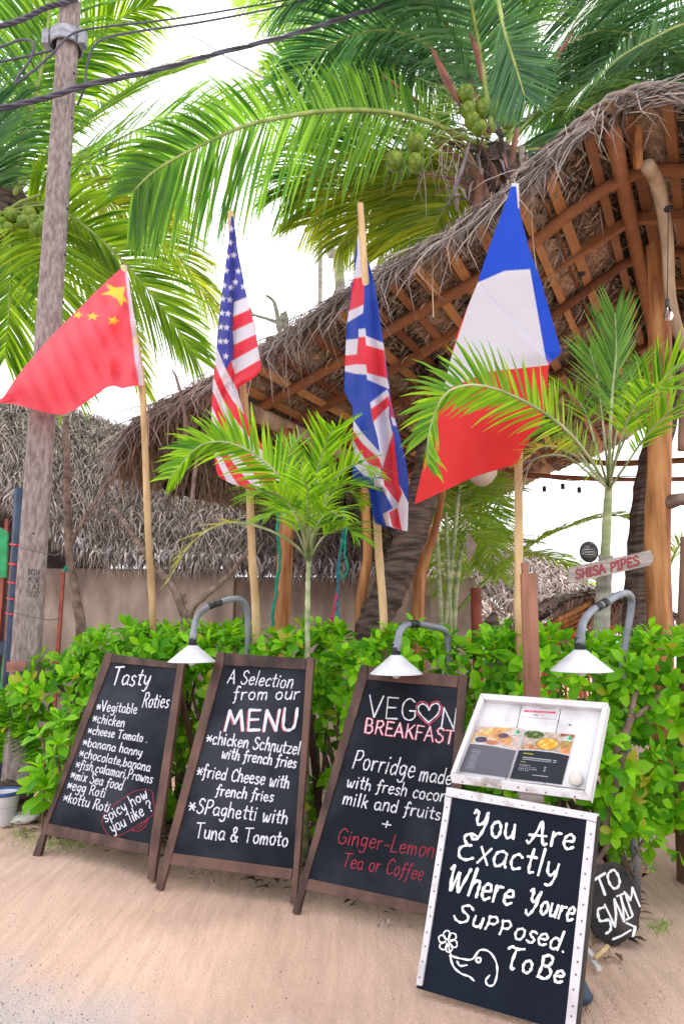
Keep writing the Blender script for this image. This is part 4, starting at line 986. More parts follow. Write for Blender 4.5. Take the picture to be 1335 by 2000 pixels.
    for s in cells_s:
        for b in cells_b:
            if nm >= 296: break
            c = RP(s + .15, b + .3, .035); dx = (RP(s + .3, b, 0) - RP(s, b, 0)).normalized(); dy = B; dz = dx.cross(dy).normalized()
            if dz.z < 0: dz = -dz
            dy2 = dz.cross(dx)
            m4 = Matrix((dx, dy2, dz)).transposed().to_4x4(); m4.translation = c + dz * ru(-.012, .012)
            m4 = m4 @ Matrix.Rotation(ru(-.06, .06), 4, 'Z') @ Matrix.Rotation(ru(.02, .09), 4, 'Y')
            o = bpy.data.objects.new('woven_mat', random.choice(variants)); col.objects.link(o); put(o, t); o.matrix_basis = m4; nm += 1
    mb = MB()                # loose leaf tips hanging through the mats
    for k in range(3400):
        s = ru(S_[2], smax - .1); b = BV + .05 + rnd() ** 1.4 * (ROOF_L - .2); p = RP(s, b, .02); sl = (RP(min(s + .05, smax), b) - RP(s, b)).normalized()
        d = (sl * random.gauss(0, .8) + B * random.gauss(0, .8) + V((0, 0, -ru(.02, .22)))).normalized(); l = ru(.06, .26); w = d.cross(V((0, 0, 1))).normalized(); ww = ru(.006, .02)
        mb.strip([p, p + d * l * .5 - V((0, 0, .012)), p + d * l - V((0, 0, .02))], [ww, ww, .001], w)
    mb.build('loose_leaf_tips', 'mat_fringe', t, kind='stuff')
    # battens running into the depth, lying over the rafters
    s = S_[2] + .1; k = 0
    while s < smax - .1:
        w = ru(.05, .085); dx = (RP(s + .05, 6) - RP(s - .05, 6)).normalized()
        mb = MB(); b0, b1 = BV + ru(-.04, .12), BV + ROOF_L - ru(0, .2); ds = ru(-.22, .22)
        mb.beam(RP(s, b0, -.012 + ru(-.008, .006)), RP(min(s + ds, smax), b1, -.012), w, .028, dx.cross(B).normalized()); mb.build('batten', 'batten', t)
        if rnd() < .5:
            mb = MB(); q = s + ru(.06, .1); mb.tube([RP(q, BV + .1, .0), RP(q + ru(-.05, .05), BV + 3, -.0), RP(q + ru(-.1, .1), BV + ROOF_L - .4, 0)], .011, 5); mb.build('thin_stick', 'batten', t)
        s += ru(.22, .33)
    # rafters follow the slope
    for i, b in enumerate(RAFTER_B):
        r = .042 if i else .048
        if i % 2 == 0:
            pts = [RP(s, b + .03 * math.sin(s * 2), -.062) for s in np.linspace(S_[2], smax - .12, 18)]; mb = MB(); mb.tube(pts, r, 9, wob=.08); mb.build('rafter', 'rafter', t, smooth=True)
        else:
            for c in range(2, len(S_) - 2, 3):
                pass
            pts = [RP(s, b, -.062) for s in (S_[2], S_[4])]; mb = MB(); mb.beam(pts[0], pts[1], .06, .08, V((0, 0, 1))); mb.build('rafter', 'rafter', t, bevel=.004)
            pts = [RP(s, b, -.062) for s in (S_[4], S_[9])]; mb = MB(); mb.beam(pts[0], pts[1] , .06, .08, V((0, 0, 1))); mb.build('rafter', 'rafter', t, bevel=.004)
            pts = [RP(s, b, -.07) for s in (S_[9], S_[13])]; mb = MB(); mb.beam(pts[0], pts[1], .06, .08, V((0, 0, 1))); mb.build('rafter', 'rafter', t, bevel=.004)
        # palm-string lashings
        for s in np.arange(s_peak + .3, smax - .6, .47):
            if rnd() < .65:
                p = RP(s, b, -.062); mb = MB(); dx = (RP(s + .05, b) - p).normalized(); u = dx.cross(B).normalized()
                ring = [p + (B * math.cos(a) + u * math.sin(a)) * (r + .012) + dx * .01 * math.sin(a * .5) for a in np.linspace(0, 6.6, 12)]
                mb.tube(ring, .006, 5); mb.build('lashing', 'post_pale', t)
    # ridge pole, plate log at the low eave, back tie poles
    mb = MB(); mb.tube([RP(s_peak, BV + .1, -.1), RP(s_peak, BV + ROOF_L, -.1)], .055, 10, wob=.05); mb.build('ridge_pole', 'rafter', t, smooth=True)
    mb = MB(); mb.tube([RP(S_[12], BV + .5, -.12), RP(S_[12], BV + ROOF_L, -.12)], .075, 10, wob=.06); mb.build('plate_log', 'post_pale', t, smooth=True)
    mb = MB(); mb.tube([RP(S_[8], BV + .9, -.14), RP(S_[8], BV + ROOF_L, -.14)], .05, 10, wob=.06); mb.build('plate_log', 'rafter', t, smooth=True)
    bb = BV + ROOF_L - .4
    mb = MB(); mb.tube(catmull([vb(830, 905, bb), vb(960, 912, bb), vb(1100, 897, bb), vb(1200, 905, bb), vb(1400, 896, bb)], 14), .045, 8, wob=.15); mb.build('tie_branch', 'rafter', t, smooth=True)
    mb = MB(); mb.tube(catmull([vb(820, 928, bb), vb(1000, 926, bb), vb(1180, 936, bb), vb(1420, 935, bb)], 14), .033, 8, wob=.1); mb.build('tie_branch', 'rafter', t, smooth=True)
    # eave fringe hanging along the low side
    mb = MB()
    for k in range(1500):
        b = BV + rnd() ** 1.3 * 5.0; s = ru(S_[13], smax); p = RP(s, b, ru(-.05, .08)); l = ru(.12, .45)
        d = V((0, 0, -1)) - A * ru(-.2, .5) * (1 if s < smax - .2 else -.6) + B * random.gauss(0, .25)
        d.normalize(); mb.strip([p, p + d * l * .5, p + d * l + B * ru(-.04, .04)], [.016, .015, .002], (B + A * ru(-.6, .6)).normalized())
    mb.build('eave_fringe', 'thatch_brown', t, kind='stuff')
    # posts
    def vpost(px_, Y, r, m, pts=None, z1=None, n=12, wob=.03):
        pts = catmull([at(*p) for p in px_] if pts is None else pts, 14)
        mb = MB(); mb.tube(pts, r, n, wob=wob); o = mb.build('post', m, t, smooth=True)
    Yp = 4.83
    g = ground(1294, 1620)
    vpost([(1284, 480, Yp), (1288, 700, Yp), (1287, 900, Yp), (1282, 1050, Yp), (1287, 1200, Yp), (1292, 1400, Yp), (1294, 1622, Yp)], Yp, [.085, .082, .084, .09, .085, .085, .09], 'post_wood', n=14)
    mb = MB(); mb.tube([at(1292, 985, Yp - .02), at(1330, 975, Yp - .12), at(1400, 985, Yp)], [.06, .045, .05], 10, wob=.1); mb.build('knee_branch', 'twig', t, smooth=True)
    vpost([(1262, 322, 4.25), (1280, 352, 4.4), (1292, 400, 4.5), (1303, 480, 4.55), (1306, 560, 4.6), (1318, 630, 4.6), (1345, 700, 4.6)], 0, [.047, .05, .046, .042, .04, .038, .04], 'post_pale')
    mb = MB(); mb.beam(at(1240, 195, 4.1), at(1245, 330, 4.3), .05, .04, V((0, 1, 0))); mb.build('king_post', 'post_wood', t)
    for x, Y in ((568, 6.1),):
        vpost([(566, 840, Y), (562, 960, Y), (556, 1100, Y), (548, 1240, Y), (545, 1500, Y)], Y, [.07, .068, .07, .075, .08], 'post_wood')
    vpost([(712, 760, 6.2), (711, 950, 6.2), (718, 1080, 6.2), (706, 1160, 6.2), (702, 1300, 6.2), (702, 1480, 6.2)], 0, [.038, .04, .045, .05, .052, .055], 'post_wood', wob=.07)
    vpost([(868, 940, 6.4), (848, 1040, 6.4), (822, 1110, 6.4), (816, 1200, 6.4), (818, 1300, 6.4), (820, 1450, 6.4)], 0, [.03, .035, .06, .065, .06, .06], 'post_wood', wob=.06)
    vpost([(838, 1000, 6.4), (830, 1080, 6.4), (822, 1140, 6.4)], 0, [.03, .035, .04], 'post_wood')
    vpost([(1345, 1050, 3.9), (1338, 1300, 3.9), (1336, 1560, 3.9), (1340, 1720, 3.9)], 0, [.045, .05, .05, .05], 'post_dark')
    vpost([(1345, 560, 4.6), (1335, 760, 4.6), (1330, 880, 4.6)], 0, [.03, .03, .028], 'post_dark')
hb = [hit(1180, 388), hit(1180, 483), hit(1226, 542), hit(1170, 580)]
RAFTER_B = [5.0, 5.65, 6.25, 6.9, 7.6, 8.4, 9.3, 10.4]
pavilion()

# hanging bulbs, cords, lamp shade under the roof
def hanging():
    t = thing('hanging_bulb', 'clear glass light bulb hanging on a black cord by the right post', 'light bulb', at(1302, 600, 4.3))
    y = 4.3
    mb = MB(); mb.tube([at(1304, 405, y), at(1303, 500, y), at(1302, 585, y)], .003, 5); mb.build('cord', 'black', t)
    mb = MB(); mb.ball(at(1304, 408, y), .03, V((0, 0, 1)), .7); mb.build('ceiling_rose', 'black', t, smooth=True)
    mb = MB(); c = at(1302, 592, y); mb.lathe(c, [(0, .03), (.013, .028), (.014, -.03), (0, -.03)], 12); mb.build('socket', 'bulb_brass', t, smooth=True)
    mb = MB(); mb.lathe(c, [(.012, -.031), (.016, -.045), (.03, -.075), (.031, -.095), (.02, -.118), (0, -.126)], 16); mb.build('glass_bulb', 'bulb_glass', t, smooth=True)
    t = thing('hanging_bulb', 'black pendant cord dropping from the rafters above the tall palm', 'light bulb', at(1137, 560, 4.9))
    mb = MB(); mb.ball(at(1135, 535, 4.9), .03, V((0, 0, 1)), .6); mb.build('ceiling_rose', 'black', t, smooth=True)
    mb = MB(); mb.tube([at(1135, 535, 4.9), at(1137, 690, 4.9)], .003, 5); mb.build('cord', 'black', t)
    c = at(940, 918, 6.3); mb = MB(); mb.lathe(c, [(.0, .10), (.10, .09), (.15, .03), (.14, -.05), (.09, -.12), (.03, -.155), (.0, -.16)], 22)
    t = thing('cloth_lantern', 'cream round cloth lantern below the red end of the French flag', 'lantern', c); mb.build('shade', 'lampshade_cloth', t, smooth=True)
    mb = MB(); mb.tube([c + V((0, 0, .09)), c + V((0.02, 0, .9))], .004, 5); mb.build('cord', 'black', t)
    bb = BV + ROOF_L - .4
    for x, y0, y1, wh in ((1019, 930, 948, 'first socket from the left'), (1062, 932, 955, 'second socket from the left'), (1130, 937, 957, 'rightmost socket'), (1098, 936, 950, 'third socket from the left')):
        p = vb(x, y0, bb); q = vb(x, y1, bb); mb = MB(); mb.tube([p, q + V((0, 0, .04))], .004, 5); mb.lathe(q, [(0, .05), (.03, .04), (.032, -.04), (0, -.05)], 10)
        tag(mb.build('string_light', 'black', smooth=True), 'small black string light ' + wh + ' under the tie branch', 'string light', 'string light sockets under the back tie branch')
    mb = MB(); mb.tube(catmull([vb(1000, 925, bb), vb(1019, 931, bb), vb(1062, 933, bb), vb(1098, 937, bb), vb(1130, 938, bb), vb(1250, 930, bb), vb(1400, 942, bb)], 40), .009, 5); tag(mb.build('string_light_cable', 'black'), 'thin black cable of the string lights below the tie branch', 'cable')
    # loose strings under the roof edge
    for i, (x0, y0, x1, y1) in enumerate(((1037, 400, 1050, 548), (959, 375, 960, 440), (848, 480, 846, 620))):
        b = BV + .05; mb = MB(); mb.tube(catmull([vb(x0, y0, b), vb((x0 + x1) / 2 - 3, (y0 + y1) / 2, b - .05), vb(x1, y1, b - .05)], 8), .004, 5)
        tag(mb.build('palm_string', 'post_pale'), ('frayed pale string hanging right of the French flag top', 'thin pale string hanging just left of the French flag tip', 'thin pale string hanging from the roof edge between the British and French flags')[i], 'string')
hanging()
def rope(px_, Y, r, m, label, cat='rope', group=None, k=30):
    pts = catmull([at(x, y, Y) for x, y in px_], k); pts = [p + V((ru(-.008, .008), ru(-.008, .008), 0)) for p in pts]
    mb = MB(); mb.tube(pts, r, 6, wob=.3); tag(mb.build('rope', m), label, cat, group)
rope([(545, 850), (548, 930), (541, 1000), (545, 1100), (537, 1170), (530, 1240)], 5.9, .014, 'rope_green', 'green rope hanging along the wooden post behind the American flag')
rope([(672, 990), (668, 1060), (660, 1120), (659, 1180), (664, 1235)], 5.7, .010, 'rope_blue', 'dark teal rope hanging behind the small palm')
rope([(678, 1020), (672, 1070), (678, 1110), (668, 1130), (662, 1100), (668, 1050)], 5.7, .010, 'rope_green', 'looped green rope tied in the thatch beside the British flag')
rope([(658, 1160), (650, 1200), (636, 1245)], 5.7, .010, 'rope_pink', 'thin pink ribbon hanging down to the hedge')
rope([(138, 1100), (130, 1112), (142, 1108)], 5.6, .02, 'rope_green', 'scrap of green netting on the dead trunk beside the pole')

# ---------------------------------------------------------------- things behind, right side: beach
def beach_background():
    def cone_hut(px, py_top, py_eave, wpx, Y, label, rail=False, m='thatch_far', seed=3):
        top = at(px, py_top, Y); ev = at(px, py_eave, Y); r = wpx / 2 / FPX * Y * 1.0
        t = thing('beach_hut', label, 'hut', (top.x, Y, 0))
        def cn(u, v):
            a = math.pi * 2 * u; rr = r * (v ** .85) * (1 + .05 * math.sin(a * 5)); return V((top.x + math.cos(a) * rr, Y + math.sin(a) * rr, top.z + (ev.z - top.z) * v))
        thatch_slope(t, cn, 3000, .5, m, w=.05, seed=seed, droop=.5, bm='thatch_far')
        for k in range(6):
            a = k * math.pi / 3 + .3; mb = MB(); p = V((top.x + math.cos(a) * r * .75, Y + math.sin(a) * r * .75, 0)); q = V((p.x, p.y, ev.z + .15)); mb.tube([p, q], .05, 6); mb.build('post', 'red_brown' if rail else 'post_pale', t, smooth=True)
        if rail:
            for z in (.7, 1.1):
                mb = MB(); pts = [V((top.x + math.cos(a) * r * .78, Y + math.sin(a) * r * .78, z)) for a in np.linspace(math.pi, 2 * math.pi, 14)]; mb.tube(pts, .03, 5); mb.build('rail', 'red_paint', t)
            for a in np.linspace(math.pi, 2 * math.pi, 26):
                mb = MB(); p = V((top.x + math.cos(a) * r * .78, Y + math.sin(a) * r * .78, .1)); mb.beam(p, p + V((0, 0, 1.0)), .05, .02); mb.build('baluster', 'red_paint', t)
    cone_hut(915, 1160, 1212, 150, 17, 'small thatched umbrella hut far behind the hedge, left of the grey stump', seed=11)
    cone_hut(1010, 1172, 1225, 90, 21, 'tiny distant thatched beach hut behind the bamboo flagpole', seed=12)
    # big thatch hump
    t = thing('thatched_roof', 'large pale thatched roof hump behind the bamboo pole of the French flag', 'roof', at(1000, 1215, 13) * V((1, 1, 0)))
    hx = [820, 900, 950, 1000, 1060, 1120, 1180, 1230]; hy = [1075, 1010, 1015, 1062, 1090, 1125, 1175, 1200]
    bx = [820, 900, 1000, 1100, 1230]; by = [1150, 1150, 1180, 1205, 1225]
    def cn(u, v):
        px = 820 + 400 * u; a = at(px, interp(px, hx, hy), 14.5); b = at(px, interp(px, bx, by), 12.2); return a.lerp(b, v) + V((0, 0, math.sin(v * 3.14) * .2))
    thatch_slope(t, cn, 6500, .5, 'thatch_far', w=.035, seed=21, droop=.4, bm='thatch_far')
    mb = MB(); mb.beam(V((at(900, 1200, 12.6).x, 12.6, 0)), at(902, 1130, 12.6), .1, .1); mb.build('post', 'post_pale', t)
    mb = MB(); mb.beam(V((at(1130, 1200, 12.6).x, 12.6, 0)), at(1130, 1200, 12.6), .1, .1); mb.build('post', 'post_pale', t)
    # gabled hut with exposed poles
    t = thing('thatched_hut', 'brown open hut with sloping poles under ragged thatch behind the right lamp', 'hut', at(1110, 1240, 9) * V((1, 1, 0)))
    gx = [1020, 1050, 1120, 1165, 1230, 1300]; gy = [1232, 1218, 1168, 1160, 1178, 1205]
    def cn2(u, v):
        px = 1020 + 320 * u; a = at(px, interp(px, gx, gy), 9.0); return a + V((0, 2.6 * v, -.15 * v))
    thatch_slope(t, cn2, 2200, .4, 'thatch_far', w=.035, seed=31, droop=.8)
    for k in range(5):
        mb = MB(); mb.tube([at(1160 - k * 3, 1172 + k * 12, 9.2 + k * .3), at(1048, 1232 + k * 7, 9.0 + k * .3)], .04, 6); mb.build('sloping_pole', 'post_wood', t, smooth=True)
    for x, y in ((1063, 1230), (1165, 1175), (1230, 1190)):
        p = at(x, y, 9.1); mb = MB(); mb.tube([V((p.x, p.y, 0)), p], .05, 8); mb.build('post', 'red_brown', t, smooth=True)
    mb = MB(); mb.tube([at(1165, 1210, 9.1), at(1240, 1250, 9.1)], .025, 6); mb.build('brace', 'post_wood', t)
    mb = MB()
    for k in range(500):
        px = ru(1050, 1180); p = at(px, interp(px, [1050, 1180], [1250, 1225]), 9.6); d = V((ru(-.4, .4), ru(-.4, .4), -1)).normalized(); l = ru(.1, .3)
        mb.strip([p, p + d * l], [.03, .004], V((1, 0, 0)))
    mb.build('hanging_fringe', 'thatch_brown', t, kind='stuff')
    t = thing('red_railing', 'low red wooden railing seen over the hedge top, behind the right lamp', 'railing', at(1110, 1250, 8.2) * V((1, 1, 0)))
    z0 = at(1050, 1238, 8.2).z
    for i, x in enumerate(range(1045, 1162, 9)):
        p = at(x, 1250, 8.2); mb = MB(); mb.beam(V((p.x, 8.2, .2)), V((p.x, 8.2, z0)), .032, .02); mb.build('baluster', 'red_paint', t)
    mb = MB(); mb.beam(V((at(1040, 1240, 8.2).x, 8.17, z0)), V((at(1170, 1240, 8.2).x, 8.17, z0)), .05, .05); mb.build('top_rail', 'red_paint', t)
    t = thing('red_post', 'dark red round post standing behind the hedge, right of the forked log', 'post', at(928, 1240, 7.6) * V((1, 1, 0)))
    p = at(928, 1148, 7.6); mb = MB(); mb.tube([V((p.x, p.y, 0)), p], .06, 10); mb.build('shaft', 'red_brown', t, smooth=True)
    p = at(966, 1196, 6.2); mb = MB(); mb.tube([V((p.x, p.y, 0)), at(964, 1240, 6.2), at(960, 1215, 6.2), p], [.13, .1, .07, .02], 9, wob=.2)
    tag(mb.build('tree_stump', 'trunk'), 'jagged dark grey stump tip rising over the hedge beside the wooden stake', 'stump')
    t = thing('leaning_panel', 'pale weathered board with pink and blue paint leaning behind the hedge', 'board', at(790, 1245, 7) * V((1, 1, 0)))
    mb = MB(); mb.prism(Plane(at(790, 1200, 7.0), (0, -1, .15)), [(800, 1155), (840, 1165), (838, 1400), (780, 1400), (785, 1260)], 0, -.03); mb.build('panel', 'plaster', t)
    # dark coconut trunk right
    t = thing('coconut_palm', 'dark ringed palm trunk rising left of the right wooden post', 'palm tree', at(1245, 1250, 7) * V((1, 1, 0)))
    mb = MB(); pts = catmull([at(1240, 1450, 7), at(1243, 1250, 7), at(1252, 1080, 7), at(1275, 900, 7), at(1330, 700, 7), at(1380, 560, 7.2)], 50)
    mb.tube(pts, [.15 + (.012 if i % 3 == 0 else 0) - i * .0004 for i in range(51)], 14, wob=.03); mb.build('trunk', 'trunk', t, smooth=False)
    # SHISA PIPES sign on the slender palm
    z = lambda x, y: (1040 + x / 4.444, 1050 + y / 4.444)
    P = Plane(at(1190, 1105, 4.22), (.06, -1, .05))
    t = thing('wooden_sign', 'weathered grey plank sign reading SHISA PIPES in red nailed to the palm stem', 'sign', at(1190, 1105, 4.22))
    mb = MB(); mb.prism(P, [z(*p) for p in ((325, 256), (1018, 108), (1052, 178), (1022, 240), (330, 398), (297, 385))], 0, -.025); mb.build('plank', 'grey_wood', t, bevel=.003)
    text_line(P, 'SHISA PIPES', z(372, 362), z(925, 238), 17, 5.2, 'sign_red', t, slant=.1, name='painted_text')
    mb = MB(); mb.tube([P(*z(835, 150), .004), P(*z(828, 92), .004)], .004, 5); mb.build('bent_nail', 'ink', t)
    t = thing('wicker_lantern', 'dark round woven lantern hanging above the SHISA PIPES sign', 'lantern', at(1149, 1078, 4.3))
    c = at(1149, 1078, 4.3)
    for k in range(14):
        a0 = k * math.pi / 14; ring = [c + V((math.cos(a0) * math.sin(q) * .054, math.sin(a0) * math.sin(q) * .054, math.cos(q) * .064)) for q in np.linspace(0, 6.28, 22)]
        mb = MB(); mb.tube(ring, .0035, 4); mb.build('cane', 'wick', t)
    for k in range(11):
        q = -1.3 + k * .26; ring = [c + V((math.cos(a) * math.cos(q) * .055, math.sin(a) * math.cos(q) * .055, math.sin(q) * .065)) for a in np.linspace(0, 6.28, 20)]
        mb = MB(); mb.tube(ring, .0035, 4); mb.build('hoop', 'wick', t)
    mb = MB(); mb.tube([c + V((0, 0, .06)), c + V((.03, .1, .9))], .002, 4); mb.build('cord', 'ink', t)
beach_background()
# ---------------------------------------------------------------- gooseneck lamps
def gooseneck(label, pipe, shade_c, r, Y0, Y1, h=.085, rough_py=None):
    """pipe: points in the photo from the shade up and over to the stand behind"""
    n = len(pipe); Ys = [Y0 + (Y1 - Y0) * max(0, min(1, (i - 1.0) / (n - 3.5))) for i in range(n)]
    pts = catmull([at(x, y, Yq) for (x, y), Yq in zip(pipe, Ys)], 40)
    base = pts[-1].copy(); base.z = 0
    t = thing('gooseneck_lamp', label, 'lamp', base, 'grey pipe lamps over the chalkboards')
    full = pts + [base]
    mb = MB(); mb.tube(full, .0185, 12); mb.build('pipe', 'pvc', t, smooth=True)
    for i in (4, int(len(pts) * .42), int(len(pts) * .48)):
        d = (pts[i + 1] - pts[i]).normalized(); mb = MB(); mb.lathe(pts[i], [(.019, -.022), (.0215, -.02), (.0215, .02), (.019, .022)], 14, d); mb.build('coupling', 'pvc' if i == 4 else 'black', t, smooth=True)
    c = at(*shade_c, Y0)
    mb = MB(); mb.lathe(c, [(0, .062), (.022, .06), (.024, .005), (0, .0)], 16); mb.build('socket', 'black', t, smooth=True)
    prof = [(.022, .006), (.03, .002), (r * .97, -h), (r, -h - .004), (r * .985, -h - .005), (.026, -.006), (.02, 0)]
    mb = MB(); mb.lathe(c, prof, 40); mb.build('shade', 'shade_white', t, smooth=True)
    mb = MB(); mb.ball(c + V((0, 0, -h + .005)), .028, V((0, 0, 1)), 1.2, 14, 9); mb.build('bulb', 'shade_white', t, smooth=True)
gooseneck('white cone lamp on grey pipe above the Tasty Roties board', [(377, 1262), (378, 1235), (384, 1208), (402, 1188), (432, 1176), (462, 1169), (477, 1178), (483, 1200), (484, 1250)], (376, 1262), .139, 4.05, 4.35)
gooseneck('white cone lamp on grey pipe above the VEGON BREAKFAST board', [(774, 1280), (776, 1254), (781, 1232), (795, 1220), (815, 1219), (845, 1224), (865, 1230), (873, 1244), (874, 1280)], (773, 1281), .135, 3.55, 3.95)
gooseneck('white cone lamp on tall grey pipe above the menu display case', [(1133, 1270), (1133, 1245), (1138, 1216), (1155, 1193), (1185, 1175), (1212, 1160), (1229, 1163), (1231, 1190), (1214, 1290)], (1132, 1271), .138, 3.15, 3.6)

# ---------------------------------------------------------------- flags
def inside(x, y, poly):
    c = False; n = len(poly); j = n - 1
    for i in range(n):
        xi, yi = poly[i]; xj, yj = poly[j]
        if (yi > y) != (yj > y) and x < (xj - xi) * (y - yi) / (yj - yi) + xi: c = not c
        j = i
    return c
def star(cx, cy, r, rot=0, sy=1.0):
    out = []
    for k in range(10):
        a = -math.pi / 2 + rot + k * math.pi / 5; q = r if k % 2 == 0 else r * .42
        out.append((cx + math.cos(a) * q, cy + math.sin(a) * q * sy))
    return out
RED, WHITE, BLUE, YEL = (.74, .035, .06), (.70, .68, .76), (.022, .055, .42), (.82, .66, .05)
def flag(name, label, origin, sc, rows, polys, default, b0, fold, n=(120, 240)):
    m = len(rows) - 1
    NX, NY = n
    acc = [0.0]
    for i in range(m): acc.append(acc[-1] + max(math.dist(rows[i][:2], rows[i + 1][:2]), math.dist(rows[i][2:], rows[i + 1][2:])))
    def row(t):
        u = t * acc[-1]; k = 0
        while k < m - 1 and acc[k + 1] < u: k += 1
        f = (u - acc[k]) / ((acc[k + 1] - acc[k]) or 1)
        return [rows[k][i] + (rows[k + 1][i] - rows[k][i]) * f for i in range(4)]
    def rowS(t):   # smoothed edges
        a, b = row(max(0, t - .012)), row(min(1, t + .012)); c = row(t); return [(a[i] + b[i] + 2 * c[i]) / 4 for i in range(4)]
    vs_ = []; uvp = []
    S = 3                                             # the print, sampled finer than the weave and averaged
    RW = np.array([rowS(j / (NY * S)) for j in range(NY * S + 1)]); SS = np.linspace(0, 1, NX * S + 1)
    GX = RW[:, 0:1] + (RW[:, 2:3] - RW[:, 0:1]) * SS; GY = RW[:, 1:2] + (RW[:, 3:4] - RW[:, 1:2]) * SS
    CC = np.zeros(GX.shape + (3,), np.float32); CC[:] = default
    for q, c in polys:
        q = np.array(q, float); mk = np.zeros(GX.shape, bool); j_ = len(q) - 1
        bx = (GX >= q[:, 0].min()) & (GX <= q[:, 0].max()) & (GY >= q[:, 1].min()) & (GY <= q[:, 1].max())
        gx, gy = GX[bx], GY[bx]; mm = np.zeros(gx.shape, bool)
        for i_ in range(len(q)):
            xi, yi = q[i_]; xj, yj = q[j_]
            if yi != yj: mm ^= ((yi > gy) != (yj > gy)) & (gx < (xj - xi) * (gy - yi) / (yj - yi) + xi)
            j_ = i_
        mk[bx] = mm; CC[mk] = c
    PC = np.pad(CC, ((1, 1), (1, 1), (0, 0)), mode='edge'); AV = sum(PC[1 + dy:1 + dy + CC.shape[0], 1 + dx:1 + dx + CC.shape[1]] for dy in (-1, 0, 1) for dx in (-1, 0, 1)) / 9
    AV = AV[::S, ::S].reshape(-1, 3)
    for j in range(NY + 1):
        lx, ly, rx, ry = rowS(j / NY)
        for i in range(NX + 1):
            s = i / NX; x = lx + (rx - lx) * s; y = ly + (ry - ly) * s
            uvp.append((x, y)); vs_.append(tuple(vb(origin[0] + x / sc, origin[1] + y / sc, b0 + fold(s, j / NY, x, y))))
    fs = []; W1 = NX + 1
    for j in range(NY):
        for i in range(NX):
            a = j * W1 + i; fs.append((a, a + 1, a + 1 + W1, a + W1))
    cl = np.concatenate([AV, np.ones((len(AV), 1), np.float32)], 1)
    me = bpy.data.meshes.new('cloth'); me.from_pydata(vs_, [], fs)
    at_ = me.attributes.new('print', 'FLOAT_COLOR', 'POINT'); at_.data.foreach_set('color', cl.astype(np.float32).ravel())
    me.polygons.foreach_set('use_smooth', [True] * len(me.polygons)); me.materials.append(M['flag_cloth'])
    return me
def flag_thing(name, label, pole_px, r, me, foot_b, m='bamboo', knots=True):
    p3 = [vb(x, y, b) for x, y, b in pole_px]; base = p3[0].copy(); base.z = 0
    t = thing('flag', label, 'flag', base, 'national flags on bamboo poles above the hedge')
    pts = [base] + p3; pts = catmull(pts, 40); mb = MB(); rr = [r * (1.1 - .25 * i / 40) * (1.12 if i % 6 == 0 else 1) for i in range(41)]
    mb.tube(pts, rr, 10); mb.build('pole', m, t, smooth=True); link('cloth', me, t)
# China
rows = [(1036, 72, 1176, 1050), (1004, 88, 1110, 1058), (930, 150, 1050, 1068), (850, 225, 1000, 1080), (760, 310, 930, 1058), (690, 385, 870, 1070), (600, 470, 790, 1130), (500, 570, 700, 1190), (400, 675, 620, 1250), (300, 790, 520, 1298), (200, 905, 420, 1285), (100, 1040, 240, 1240), (30, 1150, 100, 1205), (-25, 1190, 10, 1200)]
cp = [([(1000, 60), (1040, 70), (1180, 1055), (1135, 1055), (1100, 850), (1060, 500), (1018, 110)], (.70, .62, .72)),
      ([(860, 222), (938, 258), (1022, 250), (1003, 318), (1045, 385), (1008, 362), (990, 415), (960, 352), (900, 318), (820, 314), (900, 282)], YEL),
      (star(635, 480, 48, .3, .7), YEL), (star(757, 492, 54, .1, .68), YEL), (star(925, 527, 52, .3, .8), YEL)]
me = flag('flag', '', (0, 500), 4.172, rows, cp, (.84, .095, .13), 3.36, lambda s, t, x, y: -.16 * t + .05 * math.sin(s * 5 + t * 5) * t + .018 * math.sin(y * .02 - x * .012) + .03 * math.sin((x + y) * .008) + .007 * math.sin((x * .5 + y) * .017 + 1) + .010 * math.sin((x - y * .4) * .045) + .045 * math.sin(max(0, x - 880) / 42) * min(1, max(0, (y - 520) / 420)) * min(1, max(0, x - 880) / 90) + .012 * math.sin((x + y * .6) * .03) * min(1, max(0, (x - 760) / 200)), (240, 170))
flag_thing('flag', 'red flag with yellow stars streaming left across the concrete pole', [(298, 1245, 3.72), (290, 1050, 3.60), (278, 760, 3.42), (262, 650, 3.40), (241, 520, 3.38)], .024, me, 3.7)
# USA
rows = [(238, 100, 250, 102), (232, 190, 264, 190), (212, 330, 280, 330), (198, 450, 305, 450), (178, 600, 334, 600), (163, 720, 362, 720), (152, 830, 392, 815), (145, 930, 408, 930), (134, 1060, 430, 1060), (126, 1120, 436, 1112), (122, 1160, 372, 1172), (119, 1200, 280, 1222), (115, 1260, 284, 1270), (110, 1380, 320, 1380), (107, 1500, 395, 1520), (118, 1600, 450, 1620), (132, 1700, 510, 1735), (150, 1800, 555, 1815), (240, 1850, 608, 1905), (480, 1920, 600, 1935), (555, 1950, 580, 1965)]
def band(c1, c2): return c1 + c2[::-1]
c0 = [(142, 960), (175, 1030), (205, 1105), (265, 1235), (322, 1395)]
def off(dy, k): return [(100, 1010 + dy), (132, 1070 + dy), (165, 1150 + dy), (205, 1235 + dy), (250, 1310 + dy), (322, 1400 + dy), (410, 1500 + dy), (500, 1590 + dy), (620, 1720 + dy)]
up = [(142, 700), (620, 700)]
cU = []
c_ = [off(d, 0) for d in (0, 105, 205, 315, 400, 500, 590, 690, 780, 880, 980)]
cU.append((band([(100, 950), (142, 960), (205, 1105), (275, 1228), (322, 1395)], c_[0][:6]), WHITE))
for k in (1, 3, 5, 7, 9):
    if k + 1 < len(c_): cU.append((band(c_[k], c_[k + 1]), WHITE))
cU.append(([(228, 90), (262, 90), (292, 390), (345, 632), (258, 665), (256, 1045), (235, 1052), (205, 1108), (143, 962), (165, 640), (205, 370)], (.05, .06, .34)))
